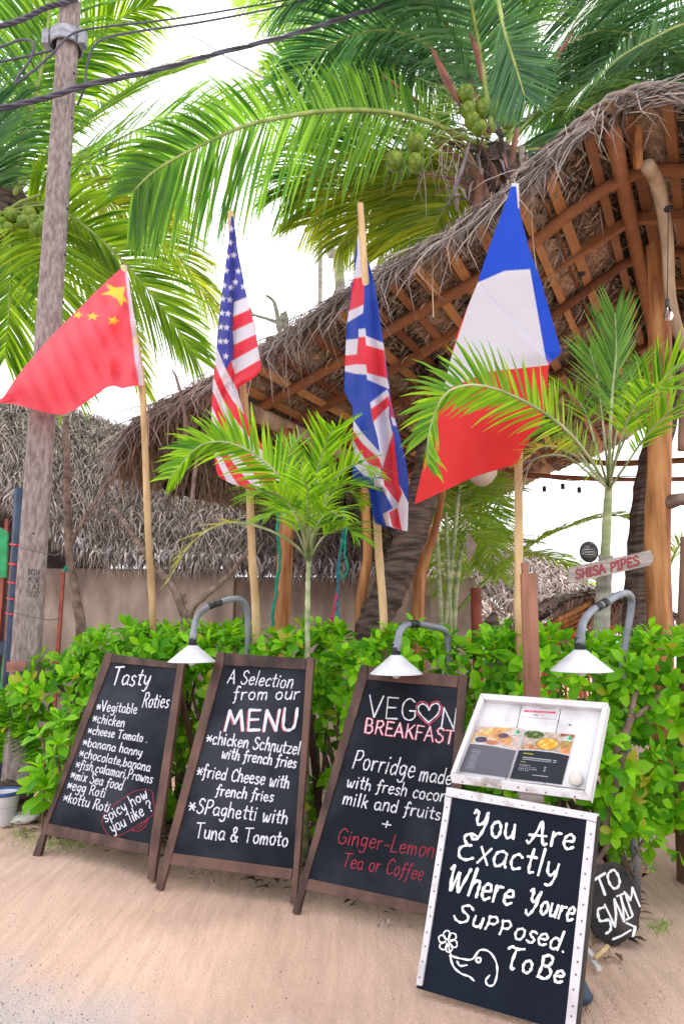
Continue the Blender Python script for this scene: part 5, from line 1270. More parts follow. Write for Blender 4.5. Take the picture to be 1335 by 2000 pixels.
cU += [([(258, 1045), (400, 950), (450, 1030), (450, 1140), (275, 1235), (205, 1105), (235, 1050)], RED),
       ([(256, 667), (345, 632), (358, 715), (250, 762)], WHITE), ([(250, 762), (358, 715), (380, 795), (250, 856)], RED), ([(250, 856), (380, 795), (400, 875), (254, 945)], WHITE),
       ([(254, 945), (400, 875), (414, 955), (252, 1045)], RED), ([(240, 1052), (414, 955), (424, 1042), (262, 1136)], WHITE)]
for x, y in ((238, 190), (232, 280), (213, 370), (253, 362), (205, 462), (283, 465), (264, 537), (238, 572), (191, 558), (231, 652), (184, 645), (178, 738), (217, 742), (172, 828), (208, 832), (168, 922), (203, 922), (203, 1020), (318, 566)):
    cU.append((star(x, y, 24, .1), WHITE))
me = flag('flag', '', (380, 390), 3.333, rows, cU, RED, 3.60, lambda s, t, x, y: (.07 * abs(math.tanh((x - 252) / 22)) if y < 1230 else .05) * -1 + .035 * math.sin(s * 9 + t * 7) * min(1, t * 2) + .01 * math.sin(y * .03 + x * .05), (150, 330))
flag_thing('flag', 'stars and stripes flag hanging folded from its pole, second from the left', [(500, 1245, 3.76), (492, 1080, 3.74), (483, 860, 3.72), (473, 740, 3.70), (462, 600, 3.68), (450, 414, 3.66)], .026, me, 3.7)
# UK
rows = [(180, 205, 188, 205), (160, 330, 206, 330), (154, 400, 238, 390), (152, 480, 262, 480), (130, 600, 285, 600), (112, 745, 306, 740), (104, 860, 324, 870), (100, 1000, 342, 1000), (96, 1150, 358, 1130), (120, 1200, 366, 1200), (144, 1230, 378, 1250), (148, 1330, 398, 1330), (146, 1420, 424, 1430), (144, 1520, 446, 1520), (143, 1620, 464, 1620), (148, 1692, 470, 1680), (240, 1712, 470, 1740), (250, 1800, 469, 1800), (262, 1870, 466, 1880), (274, 1920, 465, 1940), (340, 1938, 464, 1966)]
uk = [([(172, 200), (192, 200), (206, 340), (214, 490), (148, 492), (172, 350)], WHITE),
      ([(152, 490), (205, 480), (212, 560), (208, 642), (122, 680)], RED), ([(122, 680), (208, 642), (205, 690), (112, 747)], WHITE),
      ([(100, 847), (178, 840), (178, 785), (218, 780), (222, 824), (324, 865), (345, 1075), (360, 1135), (228, 1078), (225, 1050), (160, 1045), (98, 1030)], WHITE),
      ([(98, 938), (168, 932), (176, 832), (218, 828), (222, 878), (327, 908), (345, 1072), (228, 1040), (222, 992), (165, 990), (98, 1000)], RED),
      ([(245, 1215), (345, 1135), (355, 1160), (356, 1300), (378, 1400), (330, 1590), (315, 1590), (290, 1420), (265, 1330)], WHITE),
      ([(250, 1252), (352, 1175), (357, 1230), (262, 1327)], RED), ([(354, 1150), (372, 1230), (388, 1305), (366, 1295)], RED), ([(366, 1295), (388, 1305), (400, 1350), (378, 1345)], WHITE),
      ([(145, 1310), (200, 1390), (300, 1500), (310, 1560), (306, 1645), (262, 1652), (210, 1640), (143, 1570)], WHITE), ([(146, 1372), (200, 1450), (300, 1540), (314, 1600), (240, 1572), (185, 1500), (148, 1432)], RED),
      ([(380, 1380), (412, 1690), (432, 1740), (412, 1802), (325, 1702), (308, 1640), (318, 1590)], RED),
      ([(268, 1650), (325, 1660), (330, 1712), (268, 1702)], WHITE), ([(318, 1715), (332, 1702), (412, 1802), (432, 1740), (415, 1690), (440, 1740), (470, 1800), (466, 1968), (340, 1930), (320, 1862), (380, 1830)], WHITE),
      ([(355, 1852), (405, 1827), (432, 1964), (375, 1937)], RED)]
me = flag('flag', '', (640, 380), 2.985, rows, uk, (.022, .065, .42), 3.55, lambda s, t, x, y: .05 * math.sin(s * 8 + 1) * min(1, t * 2.5) + .04 * math.sin(s * 14 + t * 5) * t + .012 * math.sin(y * .02 + x * .02), (140, 320))
flag_thing('flag', 'British union flag hanging twisted on its bamboo pole, centre of the four', [(750, 1250, 3.76), (738, 1060, 3.72), (725, 800, 3.66), (716, 600, 3.60), (710, 500, 3.50), (703, 398, 3.46)], .023, me, 3.7)
# France
rows = [(664, 48, 704, 48), (640, 130, 706, 160), (592, 260, 716, 260), (525, 440, 768, 450), (462, 640, 838, 640), (400, 790, 880, 790), (345, 930, 920, 930), (318, 1030, 950, 1030), (306, 1075, 962, 1052), (298, 1110, 900, 1108), (288, 1150, 880, 1130), (262, 1265, 874, 1220), (225, 1400, 862, 1390), (190, 1520, 830, 1480), (160, 1640, 775, 1560), (130, 1760, 720, 1650), (106, 1870, 692, 1722), (85, 1960, 560, 1735)]
fr = [([(450, 645), (540, 600), (620, 573), (770, 563), (862, 1090), (882, 1130), (520, 1170), (262, 1278), (240, 1278)], WHITE),
      ([(655, 60), (700, 60), (990, 1050), (884, 1118), (863, 1090), (770, 563), (620, 573), (450, 647), (440, 600)], (.012, .075, .62)),
      ([(655, 40), (706, 40), (706, 206), (699, 200), (688, 72), (655, 72)], WHITE)]
me = flag('flag', '', (780, 340), 3.03, rows, fr, (.76, .035, .035), 3.47, lambda s, t, x, y: .22 * t * (s - .5) + .03 * math.sin(s * 6.5 + .5) * t + (.05 * min(1, max(0, (x - 480 - (y - 700) * .97) / 40)) if 600 < y < 1120 else 0) * min(1, max(0, (y - 600) / 200)) - (.04 if s > .82 and y < 1120 else 0) * 0 + .16 * math.sin(x * .012 + 2 + y * .003) * max(0, t - .55) + .02 * math.sin(x * .03 - y * .012) * max(0, t - .5), (190, 320))
flag_thing('flag', 'blue white and red French flag hanging from its pole under the thatch edge', [(1014, 1245, 3.74), (1012, 1000, 3.74), (1010, 700, 3.68), (1006, 372, 3.50)], .024, me, 3.7)

# ---------------------------------------------------------------- palms
def frond(mb, mr, ctrl, n, L, w, hang=.9, ang0=72, ang1=28, roll=0.0, r0=.02, start=.12, sag=0.0, both=(1, 1), rag=.15, up=.12, tipfan=True, seed=None, pleat=0):
    P = catmull(ctrl, 60); m = 60
    lens = sum((P[i + 1] - P[i]).length for i in range(m))
    if mr is not None: mr.tube(P[::3], [r0 * (1 - .82 * i / 20) for i in range(21)], 6)
    UP = V((0, 0, 1))
    for i in range(n):
        t = start + (1 - start) * (i + ru(-.3, .3)) / n; t = min(max(t, 0), .999)
        k = t * m; k0 = int(k); p = P[k0].lerp(P[k0 + 1], k - k0); T_ = (P[min(k0 + 1, m)] - P[max(k0 - 1, 0)]).normalized()
        side = T_.cross(UP)
        if side.length < .15: side = T_.cross(V((0, 1, 0)))
        side.normalize(); nn = side.cross(T_).normalized()
        if roll: q = Quaternion(T_, roll); side = q @ side; nn = q @ nn
        pf = (.55 + .45 * min(1, (t - start) / .25)) * (1 - .55 * max(0, (t - .6) / .4) ** 1.2)
        a = R(ang0 + (ang1 - ang0) * t)
        for sgn, on in ((1, both[0]), (-1, both[1])):
            if not on or rnd() < rag * .3: continue
            if isinstance(hang, tuple): hg = hang[0] if sgn > 0 else hang[1]
            else: hg = hang
            l = L * pf * ru(1 - rag, 1 + rag * .5) * (on if on != 1 else 1); aa = a + ru(-.10, .10)
            d = (T_ * math.cos(aa) + side * sgn * math.sin(aa) + nn * (up + ru(-.08, .08))).normalized()
            pts = [p]; dd = d.copy(); g = hg * ru(.75, 1.25)
            for q in range(4):
                pts.append(pts[-1] + dd * l / 4); dd = (dd + V((0, 0, -g * (.18 + .12 * q)))).normalized()
            wv = T_ - d * T_.dot(d)
            if wv.length < .1: wv = nn.copy()
            wv.normalize(); wv = (wv + nn * ru(-.5, .5)).normalized()
            ww = w * ru(.75, 1.15) * (.6 + .4 * pf); mb.strip(pts, [ww * .55, ww, ww * .9, ww * .55, ww * .05], wv)
def palm_tree(label, base, group=None, name='coconut_palm'):
    return thing(name, label, 'palm tree', base, group)
def add_frond(t, ctrl, n, L, w, m='palm', rm='rachis', dens=True, **k):
    if dens: n = int(n * 1.45); L = L * 1.25; w = w * 1.05
    ml, mr = MB(), MB(); frond(ml, mr, [at(*c) if not isinstance(c, V) else c for c in ctrl], n, L, w, **k)
    o = ml.build('frond', m, t, smooth=False); me = mr
    r = MB(); r.v, r.f = mr.v, mr.f; rr = r.build('midrib', rm, None, smooth=True); rr.parent = o
    return o
coco_me = MB(); coco_me.ball(V((0, 0, 0)), .115, V((0, 0, 1)), 1.18, 18, 12); 
cm = bpy.data.meshes.new('coconut'); cm.from_pydata(coco_me.v, [], coco_me.f); cm.polygons.foreach_set('use_smooth', [True] * len(cm.polygons)); cm.materials.append(M['coconut'])
def coconut(t, px, py, Y, s=1):
    o = bpy.data.objects.new('coconut', cm); col.objects.link(o); put(o, t)
    o.matrix_basis = Matrix.Translation(at(px, py, Y)) @ Matrix.Rotation(ru(-.4, .4), 4, 'X') @ Matrix.Rotation(ru(-.5, .5), 4, 'Y') @ Matrix.Scale(s, 4)
# main palm
def palm_main():
    base = at(700, 1420, 6.0); base.z = 0
    t = palm_tree('coconut palm leaning through the pavilion roof, crown with green coconuts', base)
    pts = catmull([base, at(722, 1255, 6.0), at(752, 1170, 6.0), at(785, 1095, 6.05), at(816, 1000, 6.1), at(845, 880, 6.2), at(905, 600, 6.5), at(945, 430, 6.8), at(962, 330, 6.9)], 60)
    rr = [.14 - .0001 * i + (.012 if i % 2 else 0) for i in range(61)]; mb = MB(); mb.tube(pts, rr, 14, wob=.05); mb.build('trunk', 'trunk', t, smooth=False)
    Y = 6.6
    F = lambda *a, **k: add_frond(t, *a, **k)
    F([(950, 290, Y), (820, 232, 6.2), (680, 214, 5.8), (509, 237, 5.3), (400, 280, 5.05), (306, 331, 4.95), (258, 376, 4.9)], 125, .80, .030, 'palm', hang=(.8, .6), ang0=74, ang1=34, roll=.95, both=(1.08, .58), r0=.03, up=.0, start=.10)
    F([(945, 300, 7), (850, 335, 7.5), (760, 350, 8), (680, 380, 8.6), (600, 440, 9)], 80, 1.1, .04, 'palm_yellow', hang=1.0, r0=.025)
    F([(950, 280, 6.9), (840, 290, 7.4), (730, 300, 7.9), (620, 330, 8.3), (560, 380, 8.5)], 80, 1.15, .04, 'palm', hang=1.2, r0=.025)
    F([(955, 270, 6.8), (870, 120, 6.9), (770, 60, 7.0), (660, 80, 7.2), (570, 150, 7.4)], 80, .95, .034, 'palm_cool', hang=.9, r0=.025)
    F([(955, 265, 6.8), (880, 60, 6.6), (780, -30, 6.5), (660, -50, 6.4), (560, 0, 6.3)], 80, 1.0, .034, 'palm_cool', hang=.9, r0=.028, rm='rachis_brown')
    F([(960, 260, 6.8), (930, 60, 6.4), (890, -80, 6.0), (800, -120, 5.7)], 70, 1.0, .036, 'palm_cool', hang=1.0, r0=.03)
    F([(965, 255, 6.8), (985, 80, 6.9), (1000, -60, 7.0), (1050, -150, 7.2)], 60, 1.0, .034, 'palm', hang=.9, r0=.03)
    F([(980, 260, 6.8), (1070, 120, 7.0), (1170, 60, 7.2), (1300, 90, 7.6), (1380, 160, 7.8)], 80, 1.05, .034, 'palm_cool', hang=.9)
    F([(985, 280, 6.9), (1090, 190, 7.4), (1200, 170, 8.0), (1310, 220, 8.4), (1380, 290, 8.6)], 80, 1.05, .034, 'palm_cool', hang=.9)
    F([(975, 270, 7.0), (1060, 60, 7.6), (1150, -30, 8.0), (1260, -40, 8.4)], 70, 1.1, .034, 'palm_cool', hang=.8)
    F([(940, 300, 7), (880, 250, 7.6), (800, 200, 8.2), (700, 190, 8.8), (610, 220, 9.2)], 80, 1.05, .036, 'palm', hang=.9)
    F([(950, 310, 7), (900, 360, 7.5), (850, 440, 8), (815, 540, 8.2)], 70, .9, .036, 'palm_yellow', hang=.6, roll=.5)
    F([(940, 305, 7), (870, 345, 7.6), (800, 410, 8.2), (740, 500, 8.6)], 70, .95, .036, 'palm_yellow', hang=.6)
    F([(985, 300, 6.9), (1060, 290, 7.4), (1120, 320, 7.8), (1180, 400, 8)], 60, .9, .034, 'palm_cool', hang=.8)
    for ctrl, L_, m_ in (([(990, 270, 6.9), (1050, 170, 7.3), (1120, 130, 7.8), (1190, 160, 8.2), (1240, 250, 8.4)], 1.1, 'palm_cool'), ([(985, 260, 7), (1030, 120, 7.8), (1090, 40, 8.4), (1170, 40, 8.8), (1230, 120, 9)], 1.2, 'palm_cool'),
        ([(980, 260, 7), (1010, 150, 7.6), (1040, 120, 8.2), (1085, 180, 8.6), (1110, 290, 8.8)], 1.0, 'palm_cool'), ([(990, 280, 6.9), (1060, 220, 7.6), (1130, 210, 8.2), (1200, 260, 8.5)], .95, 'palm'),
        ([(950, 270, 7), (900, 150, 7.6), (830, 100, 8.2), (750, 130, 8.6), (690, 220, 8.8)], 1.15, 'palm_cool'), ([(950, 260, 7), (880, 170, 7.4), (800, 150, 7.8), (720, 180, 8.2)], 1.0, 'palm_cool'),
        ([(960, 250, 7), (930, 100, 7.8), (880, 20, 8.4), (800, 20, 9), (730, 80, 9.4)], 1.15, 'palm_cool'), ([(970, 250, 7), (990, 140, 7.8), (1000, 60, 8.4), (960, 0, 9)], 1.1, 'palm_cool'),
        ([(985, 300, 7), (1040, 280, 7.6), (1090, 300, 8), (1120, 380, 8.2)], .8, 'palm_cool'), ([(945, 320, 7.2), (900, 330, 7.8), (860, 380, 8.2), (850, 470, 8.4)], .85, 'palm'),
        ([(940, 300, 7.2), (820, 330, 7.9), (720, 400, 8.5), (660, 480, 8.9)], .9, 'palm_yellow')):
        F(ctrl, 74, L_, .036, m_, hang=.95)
    # frond pointing at the viewer, tip down
    F([(955, -120, 5.6), (968, -20, 5.3), (985, 60, 5.1), (1005, 125, 5.0), (1024, 188, 4.95)], 70, .52, .020, 'palm_cool', hang=.06, ang0=58, ang1=26, roll=1.35, r0=.028, up=.0, start=.42, rag=.03, rm='rachis')
    # fibrous leaf bases
    for x0, y0, x1, y1, w in ((745, 145, 920, 300, .04), (700, 215, 900, 290, .035), (840, 270, 950, 370, .05), (820, 340, 950, 380, .04), (1010, 250, 985, 400, .06), (940, 330, 930, 430, .06), (905, 290, 960, 420, .07), (1000, 330, 980, 440, .07), (1030, 300, 985, 400, .04), (1110, 270, 1000, 360, .03)):
        mb = MB(); a, b = at(x1, y1, 6.75), at(x0, y0, 6.35); mb.tube(catmull([a, a.lerp(b, .5) + V((0, 0, .06)), b], 8), [w, w * .75, w * .35], 8, wob=.15, flat=.45); mb.build('leaf_base', 'rachis_brown', t, smooth=True)
    for k in range(46):       # old fibrous sheaths and broken stalks around the crown
        x0, y0 = random.gauss(950, 34), random.gauss(330, 34); dx, dy = random.gauss(0, 42), random.gauss(18, 46)
        mb = MB(); a = at(x0, y0, 6.55 + ru(-.12, .15)); b = at(x0 + dx, y0 + dy, 6.45 + ru(-.2, .2)); wd = ru(.012, .05)
        mb.tube(catmull([a, a.lerp(b, .5) + V((0, 0, ru(-.03, .08))), b], 6), [wd, wd * .8, wd * .2], 6, wob=.2, flat=.3); mb.build('leaf_sheath', random.choice(('rachis_brown', 'trunk', 'dead_leaf', 'spathe')), t)
    mb = MB(); mb.ball(at(965, 350, 6.85), .32, V((.1, 0, 1)), 1.25, 14, 10, .15); mb.build('crown_shaft', 'trunk', t)
    def spathe(a, b, c, Y, w, m):
        mb = MB(); mb.tube(catmull([at(*a, Y), at(*b, Y), at(*c, Y)], 12), [.012, w * .7, w, w * .8, .006], 10, flat=.4); mb.build('spathe', m, t, smooth=True)
    spathe((918, 272), (900, 335), (874, 400), 6.0, .055, 'spathe'); spathe((915, 62), (932, 110), (940, 165), 6.2, .06, 'spathe_red'); spathe((1116, 66), (1098, 95), (1083, 125), 6.2, .055, 'spathe_red')
    spathe((840, 90), (868, 150), (900, 210), 6.2, .07, 'spathe_red')
    for x, y, s in ((810, 279, 1), (770, 315, 1), (810, 318, .95), (909, 183, .95), (945, 212, 1), (978, 220, 1.05), (922, 236, .9), (990, 232, 1), (1062, 322, 1), (914, 216, .9), (935, 250, .85)):
        coconut(t, x, y, 6.05 if x < 850 else 6.2, s * .78)
    for c, nn in (((885, 195), 70), ((800, 265), 55), ((850, 250), 40)):
        mb = MB()
        for k in range(nn):
            p = at(c[0] + 30, c[1] + 20, 6.3); q = at(c[0] + random.gauss(0, 55), c[1] + random.gauss(0, 38), 6.3 + ru(-.3, .3)); md = p.lerp(q, .5) + V((0, 0, ru(-.05, .1)))
            mb.strip([p, md, q], [.012, .009, .003], V((0, .2, 1)).normalized())
        mb.build('flower_stalk', 'rachis', t, kind='stuff')
    mb = MB()
    for k in range(26):
        x = ru(760, 900); y = ru(280, 330); p = at(x, y, 6.2); l = ru(.15, .6); mb.strip([p, p + V((ru(-.05, .05), 0, -l * .5)), p + V((ru(-.08, .08), 0, -l))], [.008, .007, .002], V((1, 0, 0)))
    mb.build('dry_strand', 'dead_leaf', t, kind='stuff')
palm_main()
def palm_left():
    base = V((at(-40, 1000, 8.0).x, 8.9, 0))
    t = palm_tree('coconut palm at the left edge, its crown behind the concrete pole', base)
    mb = MB(); mb.tube(catmull([base, at(-50, 700, 8.5), at(5, 420, 7.6)], 40), [.17, .15, .13], 12, wob=.05); mb.build('trunk', 'trunk', t)
    F = lambda *a, **k: add_frond(t, *a, **k); Y = 7.5
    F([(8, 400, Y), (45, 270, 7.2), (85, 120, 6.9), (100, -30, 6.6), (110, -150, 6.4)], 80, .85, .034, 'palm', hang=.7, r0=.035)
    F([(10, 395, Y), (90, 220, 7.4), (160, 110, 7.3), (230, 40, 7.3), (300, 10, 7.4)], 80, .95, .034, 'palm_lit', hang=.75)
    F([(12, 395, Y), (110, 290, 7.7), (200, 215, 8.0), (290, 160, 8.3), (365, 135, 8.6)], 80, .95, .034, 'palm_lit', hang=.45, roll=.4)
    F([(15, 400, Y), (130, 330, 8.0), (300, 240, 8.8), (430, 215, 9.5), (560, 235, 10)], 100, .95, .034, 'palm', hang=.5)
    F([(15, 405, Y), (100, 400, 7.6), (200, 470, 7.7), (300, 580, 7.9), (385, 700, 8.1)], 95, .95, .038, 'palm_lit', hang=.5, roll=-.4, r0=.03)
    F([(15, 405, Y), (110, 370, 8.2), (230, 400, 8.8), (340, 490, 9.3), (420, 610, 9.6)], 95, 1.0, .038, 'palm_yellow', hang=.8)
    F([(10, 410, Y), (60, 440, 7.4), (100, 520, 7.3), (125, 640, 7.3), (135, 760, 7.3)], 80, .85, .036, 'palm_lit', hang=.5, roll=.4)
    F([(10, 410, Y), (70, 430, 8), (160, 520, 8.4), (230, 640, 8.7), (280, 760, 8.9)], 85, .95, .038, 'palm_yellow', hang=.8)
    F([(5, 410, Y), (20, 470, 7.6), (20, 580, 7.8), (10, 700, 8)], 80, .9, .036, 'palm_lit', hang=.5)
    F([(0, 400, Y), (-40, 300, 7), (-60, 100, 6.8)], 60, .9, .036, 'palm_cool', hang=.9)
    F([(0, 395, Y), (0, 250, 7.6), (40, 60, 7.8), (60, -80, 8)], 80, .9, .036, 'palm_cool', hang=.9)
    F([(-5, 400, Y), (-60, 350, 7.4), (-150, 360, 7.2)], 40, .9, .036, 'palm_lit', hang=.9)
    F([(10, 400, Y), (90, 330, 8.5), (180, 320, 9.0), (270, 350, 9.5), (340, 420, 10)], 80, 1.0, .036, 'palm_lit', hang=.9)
    for x0, y0, w in ((55, 340, .05), (25, 300, .05), (80, 380, .04), (60, 420, .05), (20, 440, .06), (100, 400, .035)):
        mb = MB(); a, b = at(5, 420, 7.5), at(x0, y0, 7.3); mb.tube([a, a.lerp(b, .5) + V((0, 0, .04)), b], [w, w * .8, w * .5], 8, flat=.5); mb.build('leaf_base', 'rachis', t, smooth=True)
    mb = MB(); mb.ball(at(0, 400, 7.6), .33, V((0, 0, 1)), 1.1, 12, 9, .15); mb.build('crown_shaft', 'trunk', t)
    for x, y in ((22, 420), (4, 438), (15, 448), (58, 418), (66, 432), (84, 440), (72, 448), (48, 432), (-5, 425), (90, 428)): coconut(t, x, y, 7.0, .68)
palm_left()
def palm_right():
    base = V((at(1460, 900, 9).x, 9.5, 0)); t = palm_tree('coconut palm off the right edge, its fronds crossing the top right corner', base)
    mb = MB(); mb.tube(catmull([base, at(1470, 500, 9), at(1430, -80, 8)], 30), [.2, .17, .14], 12, wob=.05); mb.build('trunk', 'trunk', t)
    F = lambda *a, **k: add_frond(t, *a, **k); c = (1430, -90, 8)
    F([c, (1370, 20, 7.3), (1300, 60, 6.8), (1210, 110, 6.4), (1160, 160, 6.2)], 60, .75, .03, 'palm_cool', hang=.8, roll=.2, r0=.025)
    F([c, (1350, -120, 8), (1230, -110, 8.2), (1110, -40, 8.4), (1040, 60, 8.6)], 80, 1.1, .034, 'palm_cool', hang=1.1)
    F([c, (1360, -60, 8.4), (1260, -20, 9), (1180, 60, 9.4), (1140, 180, 9.6)], 80, 1.1, .034, 'palm_cool', hang=1.1)
    F([c, (1400, 20, 8.6), (1350, 100, 9), (1310, 220, 9.2)], 70, 1.0, .034, 'palm_cool', hang=.9)
    F([c, (1330, -100, 7.5), (1200, -90, 7), (1080, -60, 6.6), (980, -20, 6.4)], 80, 1.0, .034, 'palm_cool', hang=1.1)
palm_right()
def far_palms():
    t = palm_tree('thin sparse palm far behind with spiky leaves, upper centre', V((at(640, 900, 12).x, 12, 0)))
    mb = MB(); mb.tube(catmull([V((at(668, 900, 12).x, 12, 0)), at(664, 575, 12), at(645, 490, 12), at(634, 400, 12), at(622, 250, 12), at(612, 170, 12)], 30), [.10, .09, .07], 10, wob=.05); mb.build('trunk', 'trunk_pale', t)
    for k in range(11):
        a = k * .57 + .2; dx, dy = math.cos(a), math.sin(a)
        add_frond(t, [(612, 180, 12), (612 + dx * 60, 175 - dy * 60 - 20, 12 + dx * .3), (612 + dx * 115, 185 - dy * 95, 12 + dx * .5)], 20, .62, .05, 'palm_far' if k % 2 else 'palm', hang=.15, ang0=60, ang1=20, rag=.35, r0=.018, start=.25)
    t = palm_tree('far palm crown at the top centre hanging into the frame', V((at(560, 900, 14).x, 14, 0)))
    mb = MB(); mb.tube(catmull([V((at(622, 900, 13).x, 13.5, 0)), at(625, 300, 13.5), at(618, -60, 13)], 30), [.05, .05, .05], 10, wob=.05); mb.build('trunk', 'trunk_pale', t)
    for k in range(10):
        a = -k * .34; dx, dy = math.cos(a), math.sin(a)
        add_frond(t, [(618, -60, 13), (618 + dx * 80, -60 - dy * 60, 13), (618 + dx * 160, -40 - dy * 130, 13)], 26, .9, .045, 'palm_far', hang=.5, rag=.3)
    # low bright palms behind the post
    t = palm_tree('bright multi-stem young palm behind the hedge under the French flag', at(880, 1260, 6.8) * V((1, 1, 0)))
    for (x0, x1, y1) in ((868, 895, 960), (880, 870, 1000), (862, 850, 980), (885, 905, 1060)):
        mb = MB(); g = at(x0, 1300, 6.8); g.z = 0; mb.tube(catmull([g, at(x0, 1250, 6.8), at((x0 + x1) / 2, 1110, 6.8), at(x1, y1, 6.8)], 12), [.034, .026, .018], 8); mb.build('stem', 'green_stem', t, smooth=True)
    for x, y, ex, ey in ((895, 960, 990, 1010), (895, 955, 960, 940), (880, 960, 850, 1090), (890, 970, 960, 1080), (870, 980, 800, 1010), (895, 950, 1010, 960), (880, 1010, 930, 1110), (900, 990, 985, 1050), (905, 1060, 860, 1160), (905, 1050, 975, 1130)):
        add_frond(t, [(x, y, 6.8), ((x + ex) / 2, min(y, ey) - 6, 7.1), (ex, ey, 7.6)], 34, .38, .022, 'palm_far', hang=.5, r0=.01)
    mb = MB(); mb.strip([at(912, 1040, 6.7), at(920, 1065, 6.7), at(914, 1100, 6.7)], [.02, .12, .01], V((1, .2, 0)).normalized()); mb.build('dead_leaf', 'dead_leaf', t)
    t = palm_tree('young palm with long arching fronds behind the SHISA PIPES sign', at(860, 1300, 7.6) * V((1, 1, 0)))
    add_frond(t, [(862, 1235, 7.6), (925, 1160, 7.6), (988, 1100, 7.6), (1071, 1045, 7.6), (1185, 1008, 7.7), (1260, 1020, 7.8)], 90, .42, .022, 'palm_far', hang=.55, start=.3, r0=.018)
    add_frond(t, [(862, 1235, 7.7), (930, 1150, 7.9), (1010, 1090, 8.1), (1080, 1090, 8.3), (1150, 1130, 8.5)], 60, .42, .022, 'palm_far', hang=.6, start=.3)
    add_frond(t, [(862, 1235, 7.7), (900, 1130, 7.8), (960, 1060, 7.9), (1040, 1060, 8.1)], 60, .42, .022, 'palm_far', hang=.6, start=.3)
    add_frond(t, [(1300, 1120, 9), (1330, 1060, 9), (1380, 1040, 9)], 30, .5, .022, 'palm_far', hang=.6)
    mb = MB()
    t = thing('background_tree', 'sunlit yellow-green bush beyond the thatched roof hump', 'bush', at(1080, 1150, 17) * V((1, 1, 0)))
    for k in range(2600):
        c = random.choice(((1085, 1130, 40, 26), (1050, 1150, 40, 30), (1010, 1130, 30, 30), (1120, 1160, 30, 20)))
        p = at(random.gauss(c[0], c[2] * .5), random.gauss(c[1], c[3] * .5), 17 + ru(-.8, .8)); d = V((random.gauss(0, 1), random.gauss(0, 1), random.gauss(0, 1))).normalized(); w = d.orthogonal().normalized()
        mb.strip([p, p + d * .12, p + d * .24], [.02, .1, .01], w)
    mb.build('foliage', 'palm_far', t, kind='stuff')
    mb = MB(); p = at(1080, 1150, 17); mb.tube([V((p.x, p.y, 0)), p], [.1, .05], 8); mb.build('trunk', 'trunk_pale', t)
far_palms()

# slender ornamental palms in the hedge
def small_palm(label, stem, r, m='areca'):
    p3 = [at(*s) for s in stem]; base = p3[0].copy(); base.z = 0
    t = thing('areca_palm', label, 'palm', base); pts = catmull([base] + p3, 30); n = len(pts)
    mb = MB(); mb.tube(pts, [r[0] + (r[1] - r[0]) * i / (n - 1) + (.002 if i % 3 == 0 else 0) for i in range(n)], 12); mb.build('stem', 'green_stem', t, smooth=True); return t
YA = 4.18
t = small_palm('slender bright green palm between the American and British flags', [(600, 1250, YA), (601, 1150, YA), (603, 1090, YA)], (.018, .013))
def AF(ctrl, n=42, L=.26, w=.019, m='areca', **k):
    k.setdefault('dens', False); k.setdefault('hang', .25); k.setdefault('ang0', 58); k.setdefault('ang1', 25); k.setdefault('r0', .009); k.setdefault('start', .3); k.setdefault('rag', .34)
    add_frond(t, ctrl, int(n * .9), L * 1.1, w * .82, m, 'green_stem', **k)
c = (603, 1095, YA - .05)
AF([c, (585, 1010, 3.5), (545, 930, 3.3), (470, 872, 3.15), (395, 868, 3.05), (330, 935, 3.0)], 84, .20, .022, hang=.35, start=.18, roll=.95, up=.25, ang1=35)
for q in ([(580, 1040, 4.0), (550, 1000, 3.9), (520, 1010, 3.8)], [(630, 1050, 4.0), (670, 1030, 3.9), (700, 1050, 3.8)], [(600, 1040, 3.9), (570, 990, 3.7), (545, 1000, 3.5)], [(615, 1020, 4.0), (660, 950, 3.9), (715, 950, 3.8)], [(608, 1000, 4.1), (600, 930, 4.1), (575, 880, 4.1)], [(608, 1000, 4.0), (640, 900, 4.0), (690, 850, 4.1)]): AF([c] + q, 34, .25, .02, hang=.5, start=.35)
AF([c, (606, 1030, 3.6), (612, 960, 3.55), (625, 900, 3.45), (640, 855, 3.35), (655, 835, 3.2)], 40, .24, .018, hang=.05, start=.45)
AF([c, (612, 1010, 3.6), (625, 930, 3.62), (645, 880, 3.65), (672, 860, 3.6)], 36, .24, .018, hang=.1, start=.45)
AF([c, (618, 1020, 3.6), (650, 940, 3.5), (695, 905, 3.4), (730, 925, 3.3)], 38, .24, .018, hang=.4)
AF([c, (595, 1020, 3.6), (575, 950, 3.7), (560, 900, 3.8), (585, 850, 3.9)], 36, .24, .018)
AF([c, (620, 1030, 3.7), (640, 980, 3.9), (680, 960, 4.0), (710, 985, 4.1)], 36, .24, .018, hang=.6)
AF([c, (590, 1040, 3.5), (560, 980, 3.3), (520, 960, 3.2), (480, 975, 3.1)], 36, .22, .018, hang=.6)
AF([c, (600, 1020, 3.45), (600, 960, 3.2), (585, 920, 3.0)], 32, .22, .018, hang=.5)
AF([c, (612, 1040, 3.5), (640, 1000, 3.3), (665, 1010, 3.1)], 30, .22, .018, hang=.6)
AF([c, (570, 1060, 3.5), (510, 1030, 3.35), (440, 1022, 3.25), (375, 1060, 3.15), (325, 1140, 3.1)], 34, .13, .014, 'areca_dry', hang=.2, start=.45, rag=.5)
YB = 3.95
t = small_palm('tall slender palm carrying the SHISA PIPES sign, right of the French flag', [(1172, 1290, 4.48), (1178, 1150, 4.46), (1185, 1000, 4.36), (1188, 950, 4.3)], (.044, .022))
mb = MB(); mb.tube(catmull([at(1172, 1400, 4.48), at(1172, 1280, 4.48), at(1177, 1160, 4.46), at(1182, 1085, 4.41)], 20), [.054, .05, .046], 12, wob=.07); mb.build('old_bark', 'trunk_pale', t)
c = (1188, 955, 4.3)
